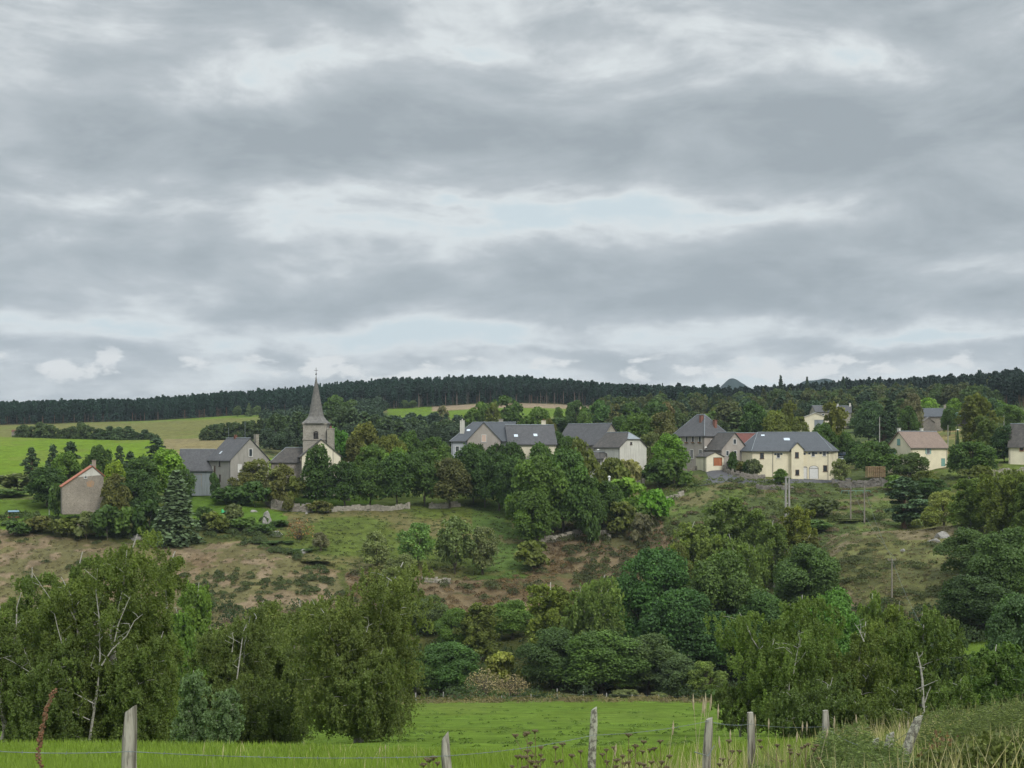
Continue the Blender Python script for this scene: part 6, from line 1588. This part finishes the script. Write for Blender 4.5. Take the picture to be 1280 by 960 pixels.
clumps('heath_scrub', 'dense dark gorse on the slope between heath and paddock', (0.072, 0.101, 0.034), 110, [[(240, 655), (340, 650), (352, 690), (430, 705), (400, 722), (330, 690), (250, 668)], [(0, 640), (120, 655), (215, 660), (215, 680), (110, 672), (0, 660)]], (1.6, 4.0), (.8, 1.7), .28, 200, seed=3)
clumps('bracken', 'red brown bracken covering the bank under the big dark trees', (.165, .112, .060), 420, [Z_BRACKEN], (1.2, 3.2), (.4, .8), .26, 70, seed=4)
clumps('heath_scrub', 'olive scrub growing through the bracken', (.075, .088, .034), 230, [Z_BRACKEN, [(690, 640), (850, 650), (850, 710), (720, 740)]], (1.5, 3.8), (.7, 1.5), .28, 130, seed=5)
clumps('heath_scrub', 'tufts and low bushes on the rough slope below the road', (0.104, 0.130, 0.041), 170, [Z_RIGHT], (1.4, 4.2), (.4, 1.1), .30, 110, dhi=392, seed=6, noise=(.06, .5))
clumps('heath_scrub', 'brownish heather patches on the rough slope below the road', (0.143, 0.117, 0.066), 80, [Z_RIGHT], (1.4, 4.2), (.4, .9), .30, 110, dhi=385, seed=16, noise=(.07, .5))
clumps('heath_scrub', 'flat dark juniper mats in rows across the knoll', (0.091, 0.107, 0.041), 150, [Z_KNOLL], (1.4, 4.6), (.35, .7), .24, 150, 238, 320, seed=7, noise=(.09, .48))
clumps('heath_scrub', 'undergrowth on the dark valley floor', (0.052, 0.081, 0.029), 520, [[(-60, 760), (1300, 760), (1300, 880), (-60, 880)]], (3, 6), (1.2, 3.2), .34, 110, 236, 300, seed=8)
clumps('heath_scrub', 'rough bushes and stones on the rise behind the hipped manor', (0.098, 0.117, 0.048), 90, [[(690, 520), (960, 515), (960, 548), (690, 560)]], (2, 6), (.8, 2.2), .45, 60, 450, 600, seed=9)
clumps('dry_grass_edge', 'brown dry grass along the far edge of the meadow', (.20, .17, .08), 120, [[(490, 872), (925, 872), (925, 886), (490, 890)]], (1.2, 3.0), (.5, .9), .22, 60, 225, 245, seed=10, mat=M['straw'])

clumps('grass_tufts', 'small dry tufts all over the heath', (.175, .150, .080), 1500, [Z_HEATH], (.5, 1.4), (.12, .34), .20, 22, seed=21, mat=M['straw'])
clumps('grass_tufts', 'olive tufts all over the paddock', (.110, .135, .045), 1300, [Z_PADDOCK], (.5, 1.5), (.10, .30), .20, 22, seed=22)
clumps('grass_tufts', 'pale tufts over the rough slope below the road', (.125, .155, .055), 1300, [Z_RIGHT], (.5, 1.6), (.15, .45), .22, 24, dhi=395, seed=23)
clumps('grass_tufts', 'tawny tufts over the knoll', (.190, .165, .085), 1300, [Z_KNOLL], (.4, 1.3), (.12, .35), .18, 24, 238, 330, seed=24, mat=M['straw'])
clumps('grass_tufts', 'darker grass tufts dotted about the meadow', (.120, .185, .035), 320, [[(480, 884), (925, 884), (960, 935), (480, 935)]], (.3, 1.0), (.06, .18), .10, 30, 60, 236, seed=25)

# ------------------------------------------------------------------ foreground grass
def blades(name, label, color, regions, seed, mat=None, lean=.35, tri=3):
    """regions: (px0, px1, d0, d1, blades per m2, height lo, hi, width)"""
    rng = np.random.RandomState(seed); Vs, Ts = [], []
    for (a, b, d0, d1, dens, h0, h1, wd, *mk) in regions:
        area = (b - a) / F * (d1 * d1 - d0 * d0) / 2; n = int(area * dens)
        d = np.sqrt(rng.uniform(d0 * d0, d1 * d1, n)); px = rng.uniform(a, b, n)
        X = (px - 640) / F * d
        if mk: 
            keep = fbm(X * mk[0][0] + seed, d * mk[0][0] * .7, 3) > mk[0][1] + .05 * rng.normal(size=n); X, d, px = X[keep], d[keep], px[keep]; n = len(X)
        Z = ground_z(X, d) - .03
        h = rng.uniform(h0, h1, n) * (.7 + .6 * fbm(X * .6, d * .6, 2)); an = rng.rand(n) * 6.283; ln = lean * h * rng.rand(n) ** 1.2
        dx, dy = np.cos(an) * ln, np.sin(an) * ln; sx = np.cos(an + 1.57 + rng.normal(size=n) * .5) * wd * .5 * (.6 + .8 * rng.rand(n)); sy = np.sin(an + 1.57) * wd * .5
        b0 = np.stack([X - sx, d - sy, Z], 1); b1 = np.stack([X + sx, d + sy, Z], 1)
        m1 = np.stack([X + sx * .8 + dx * .35, d + sy * .8 + dy * .35, Z + h * .6], 1); m0 = np.stack([X - sx * .8 + dx * .35, d - sy * .8 + dy * .35, Z + h * .6], 1)
        t0 = np.stack([X + dx - sx * .12, d + dy - sy * .12, Z + h], 1); t1 = np.stack([X + dx + sx * .12, d + dy + sy * .12, Z + h], 1)
        t_ = np.clip(.25 + .5 * fbm(X * .5 + 3, d * .5, 3) + .3 * rng.rand(n) - .05, 0, 1)
        Vs += [np.stack([b0, b1, m1, m0], 1), np.stack([m0, m1, t1, t0], 1)]; Ts += [t_, t_]
    V = np.concatenate(Vs).reshape(-1, 3); T_ = np.concatenate(Ts)
    o = link(name, np_mesh(name, V, np.arange(len(V)).reshape(-1, 4), mat or LEAF, T_)); o.color = (*color, 1)
    return tag(o, label, None, None, 'stuff')
blades('grass', 'long fresh green meadow grass along the bottom of the photo', (.175, .245, .040), [(-60, 900, 13, 32, 110, .16, .42, .014), (-60, 1340, 32, 64, 34, .20, .42, .035), (880, 1340, 13, 32, 60, .2, .5, .016)], 1)
blades('dry_grass', 'straw coloured tall grass between the middle posts', (.42, .37, .20), [(770, 1050, 12, 24, 36, .35, .85, .010, (.5, .42)), (560, 800, 12, 18, 14, .3, .65, .009, (.6, .5)), (1040, 1300, 12, 30, 70, .35, .8, .010, (.6, .44)), (250, 560, 20, 60, 1.5, .3, .6, .02, (.3, .5))], 2, M['straw'], .5)
blades('grass', 'rough olive grass and broom among the right hand posts', (.185, .210, .080), [(930, 1340, 14, 34, 75, .26, .60, .012, (.35, .45)), (1040, 1200, 12.5, 17, 130, .25, .60, .010)], 3, None, .4)

def fcl(name, label, color, spots_, leaf, seed, kind='stuff', mat=None):
    rng = np.random.RandomState(seed); Vs, Ts = [], []
    for (px, d, w, h, n) in spots_:
        X = (px - 640) / F * d; z = gz(px, d)
        a = rng.rand(n) * 6.283; u = rng.rand(n) ** .55; 
        zz = h * np.sqrt(np.maximum(0, 1 - (u * .95) ** 2)) * (.35 + .7 * rng.rand(n)) * (.75 + .5 * vnoise(a * 1.5 + px, u * 3))
        p = np.stack([X + np.cos(a) * u * w / 2, d + np.sin(a) * u * w / 2, z + zz], 1)
        N = rng.normal(size=(n, 3)); N[:, 2] *= .4; N /= np.linalg.norm(N, axis=1, keepdims=True)
        roll = np.tile(np.array([0, 0, 1.0]), (n, 1)) + rng.normal(size=(n, 3)) * .35
        V, Q = quads(p, N, leaf, .28, rng, np.cross(N, roll) if kind == 'broom' else None) if kind == 'broom' else quads(p, N, leaf, 1.6, rng)
        Vs.append(V); Ts.append(rng.rand(n))
    V = np.concatenate(Vs); o = link(name, np_mesh(name, V, np.arange(len(V)).reshape(-1, 4), mat or LEAF, np.concatenate(Ts))); o.color = (*color, 1)
    return o
BR_ = [(1060, 17.5, 1.1, .75, 'bushy light green broom right of the square sawn posts'), (1098, 16, 1.0, .62, 'broom bush in front of the broken stumps'), (1040, 15, .8, .45, 'low broom bush at the foot of the nail hole post'), (1128, 14.5, 1.2, .50, 'broom bush at the foot of the leaning post'),
       (948, 16.5, .7, .42, 'small dark broom tuft at the foot of the square post'), (980, 14.5, .8, .40, 'small dark broom tuft in the dry grass'), (1215, 19, 1.8, .75, 'wide broom bush right of the leaning post'), (1262, 18, 1.6, .75, 'broom bush in the right bottom corner'), (1240, 27, 2.6, .55, 'broom bush on the bank under the tiny stump'), (1290, 24, 2.2, .65, 'broom bush cut by the right edge')]
for i, (px, d, w, h, l) in enumerate(BR_):
    o = fcl('broom_bush', l, (.165, .215, .085) if i < 6 else (.145, .180, .072), [(px, d, w, h, 9000)], .055, 50 + i, 'broom'); tag(o, l, 'bush')
o = fcl('bracken_patch', '', (.19, .125, .070), [(1172, 14.8, .9, .45, 1300), (1185, 16.5, .8, .55, 1000), (1155, 15.2, .5, .35, 500)], .035, 70); tag(o, 'rust brown dying bracken right of the leaning post', 'bracken')
o = fcl('bramble_patch', '', (.13, .155, .055), [(1200, 14.2, 1.1, .5, 5200), (1235, 14.8, 1.3, .55, 6000), (1270, 14, 1.2, .5, 5200)], .045, 71); tag(o, 'tangled olive brambles in the bottom right corner', 'bramble')

# dead umbel plants, seed heads, the red dock stalk
def umbel(px, d, top, label, seed, grp='dead umbel plants along the near fence'):
    rng = random.Random(seed); z = gz(px, d); H = max(.4, (HZ - top) / F * d - z)
    e = empty('dead_umbel', ((px - 640) / F * d, d, z), rng.random() * 6, label, 'dead plant', grp)
    m = MB()
    m.tube([(0, 0, -.05), (.02, 0, H * .5), (.01, .02, H)], [.006, .005, .003], 4)
    heads = [(.01, .02, H)]
    for k in range(4):
        a = rng.random() * 6.28; z0 = H * rng.uniform(.45, .8); L = rng.uniform(.08, .2)
        q = (math.cos(a) * L, math.sin(a) * L, z0 + L * rng.uniform(.8, 1.4)); m.tube([(.01, 0, z0), (q[0] * .5, q[1] * .5, z0 + L * .45), q], [.004, .003, .002], 4); heads.append(q)
    for h in heads:
        hd = MB()
        R0 = rng.uniform(.018, .034)
        for j in range(14):
            a = j * 2.4; r = R0 * math.sqrt((j + .5) / 14); t = (h[0] + math.cos(a) * r, h[1] + math.sin(a) * r, h[2] + .035 + rng.uniform(-.006, .006))
            m.tube([h, t], .0015, 3); hd.box(t, (.015, .015, .010), a)
        hd.build('seed_umbel', M['umbel_brown'], e)
    m.build('stem', M['brown_stem'], e)
M['brown_stem'] = surf('dry_stem', (.20, .14, .08), (.14, .10, .06), 30); M['umbel_brown'] = surf('seed_brown', (.16, .125, .065), (.10, .08, .045), 60)
M['dock_red'] = surf('dock_seed', (.22, .115, .065), (.15, .08, .045), 40)
ug = ((661, 14, 921), (671, 14.6, 918), (676, 14.2, 938), (692, 14, 938), (706, 14.5, 934), (728, 14, 944), (760, 14.2, 941), (768, 14.6, 938), (788, 14.5, 922), (796, 14, 936), (806, 14.4, 944), (826, 14.3, 931), (645, 13.6, 950), (545, 13.4, 951), (538, 13.5, 954), (654, 13.5, 951), (777, 13.6, 949), (969, 17, 935), (988, 17.4, 936), (1005, 16.5, 936), (909, 15.2, 930))
for i, (px, d, top) in enumerate(ug):
    umbel(px, d, top, 'dead brown umbel plant with flat seed heads at the near fence', i + 3)
rngp = random.Random(9)
e = empty('dock_stalk', ((50 - 640) / F * 8.6, 8.6, P(50, 990, 8.6).z), 0, 'tall red brown knobbly dock stalk at the bottom left', 'dock plant')
m = MB(); s = MB(); Hk = (990 - 862) / F * 8.6
pth = [(.0 + .01 * math.sin(k), 0, Hk * k / 12) for k in range(11)]; pth = [(x + (.0 if k < 8 else (k - 7) * .014), y, z) for k, (x, y, z) in enumerate(pth)] + [(.09, 0, Hk)]
m.tube([(0, 0, -.5)] + pth, [.006] * (len(pth)) + [.003], 5); m.build('stem', M['brown_stem'], e)
for k in range(150):
    f = rngp.random(); i = f * (len(pth) - 1); j = int(i); q = Vector(pth[j]).lerp(Vector(pth[min(j + 1, len(pth) - 1)]), i - j); a = rngp.random() * 6.28; wv = .017 * (.45 + .55 * abs(math.sin(f * 21))) * (1.1 - .5 * f)
    s.box((q.x + math.cos(a) * wv, q.y + math.sin(a) * wv, q.z + rngp.uniform(-.01, .01)), (.011, .009, .011), a, 0, ('X', a))
s.build('seed_cluster', M['dock_red'], e); e.children[-1]['kind'] = 'thing'
# tall seed grasses standing above the fence
def seed_grass(px, d, top, label, seed):
    rng = random.Random(seed); z = gz(px, d); H = max(.5, (HZ - top) / F * d - z)
    e = empty('seed_grass', ((px - 640) / F * d, d, z), 0, label, 'tall grass', 'tall seed heads of grass')
    m = MB(); x = rng.uniform(-.08, .12); pts = [(0, 0, 0), (x * .3, 0, H * .55), (x, .02, H * .93)]; m.tube(pts, [.004, .003, .002], 4); m.build('stem', M['straw_stem'], e)
    g = MB()
    g.tube([(x, .02, H * .86), (x * 1.06, .02, H * .93), (x * 1.12, .02, H)], [.004, .013, .002], 5); g.build('seed_head', M['straw_stem'], e)
M['straw_stem'] = surf('straw_stem', (.46, .40, .26), (.36, .30, .19), 30)
for i, (px, d, top) in enumerate(((869, 16.5, 872), (873, 16.6, 867), (876, 16.4, 868), (886, 17, 866), (884.5, 16.8, 877), (893, 16.6, 880), (832, 15.5, 901), (915, 17, 912), (948, 18, 893), (960, 18, 898), (1000, 18, 902), (1008, 18.4, 902), (1042, 18, 895), (1046, 18.2, 901), (1077, 18, 893), (1059, 17.5, 912), (1126, 17.6, 903), (1133, 17.5, 900), (905, 15, 920), (990, 16, 915), (1198, 21, 906), (1240, 22, 900), (1022, 17, 910), (756, 14.5, 930), (470, 26, 934), (482, 27, 931))):
    seed_grass(px, d, top, 'tall dry grass stem with a pale seed head above the fence', i)

# ------------------------------------------------------------------ the air: faint haze that cools the far ridge
def haze():
    x, y0, y1, z0, z1 = 2200, -40, 5600, -95, 420
    m = MB(); m.box((0, (y0 + y1) / 2, (z0 + z1) / 2), (2 * x, y1 - y0, z1 - z0))
    mt = bpy.data.materials.new('air'); mt.use_nodes = True; nt = mt.node_tree; nt.nodes.clear()
    v = nt.nodes.new('ShaderNodeVolumePrincipled'); v.inputs['Color'].default_value = (.74, .86, 1.0, 1); v.inputs['Density'].default_value = HAZE; v.inputs['Anisotropy'].default_value = .1
    o = nt.nodes.new('ShaderNodeOutputMaterial'); nt.links.new(v.outputs[0], o.inputs['Volume'])
    ob = m.build('haze', mt); tag(ob, 'thin bluish haze filling the air over the hills', None, None, 'stuff')
HAZE = 0.00006
if HAZE: haze()
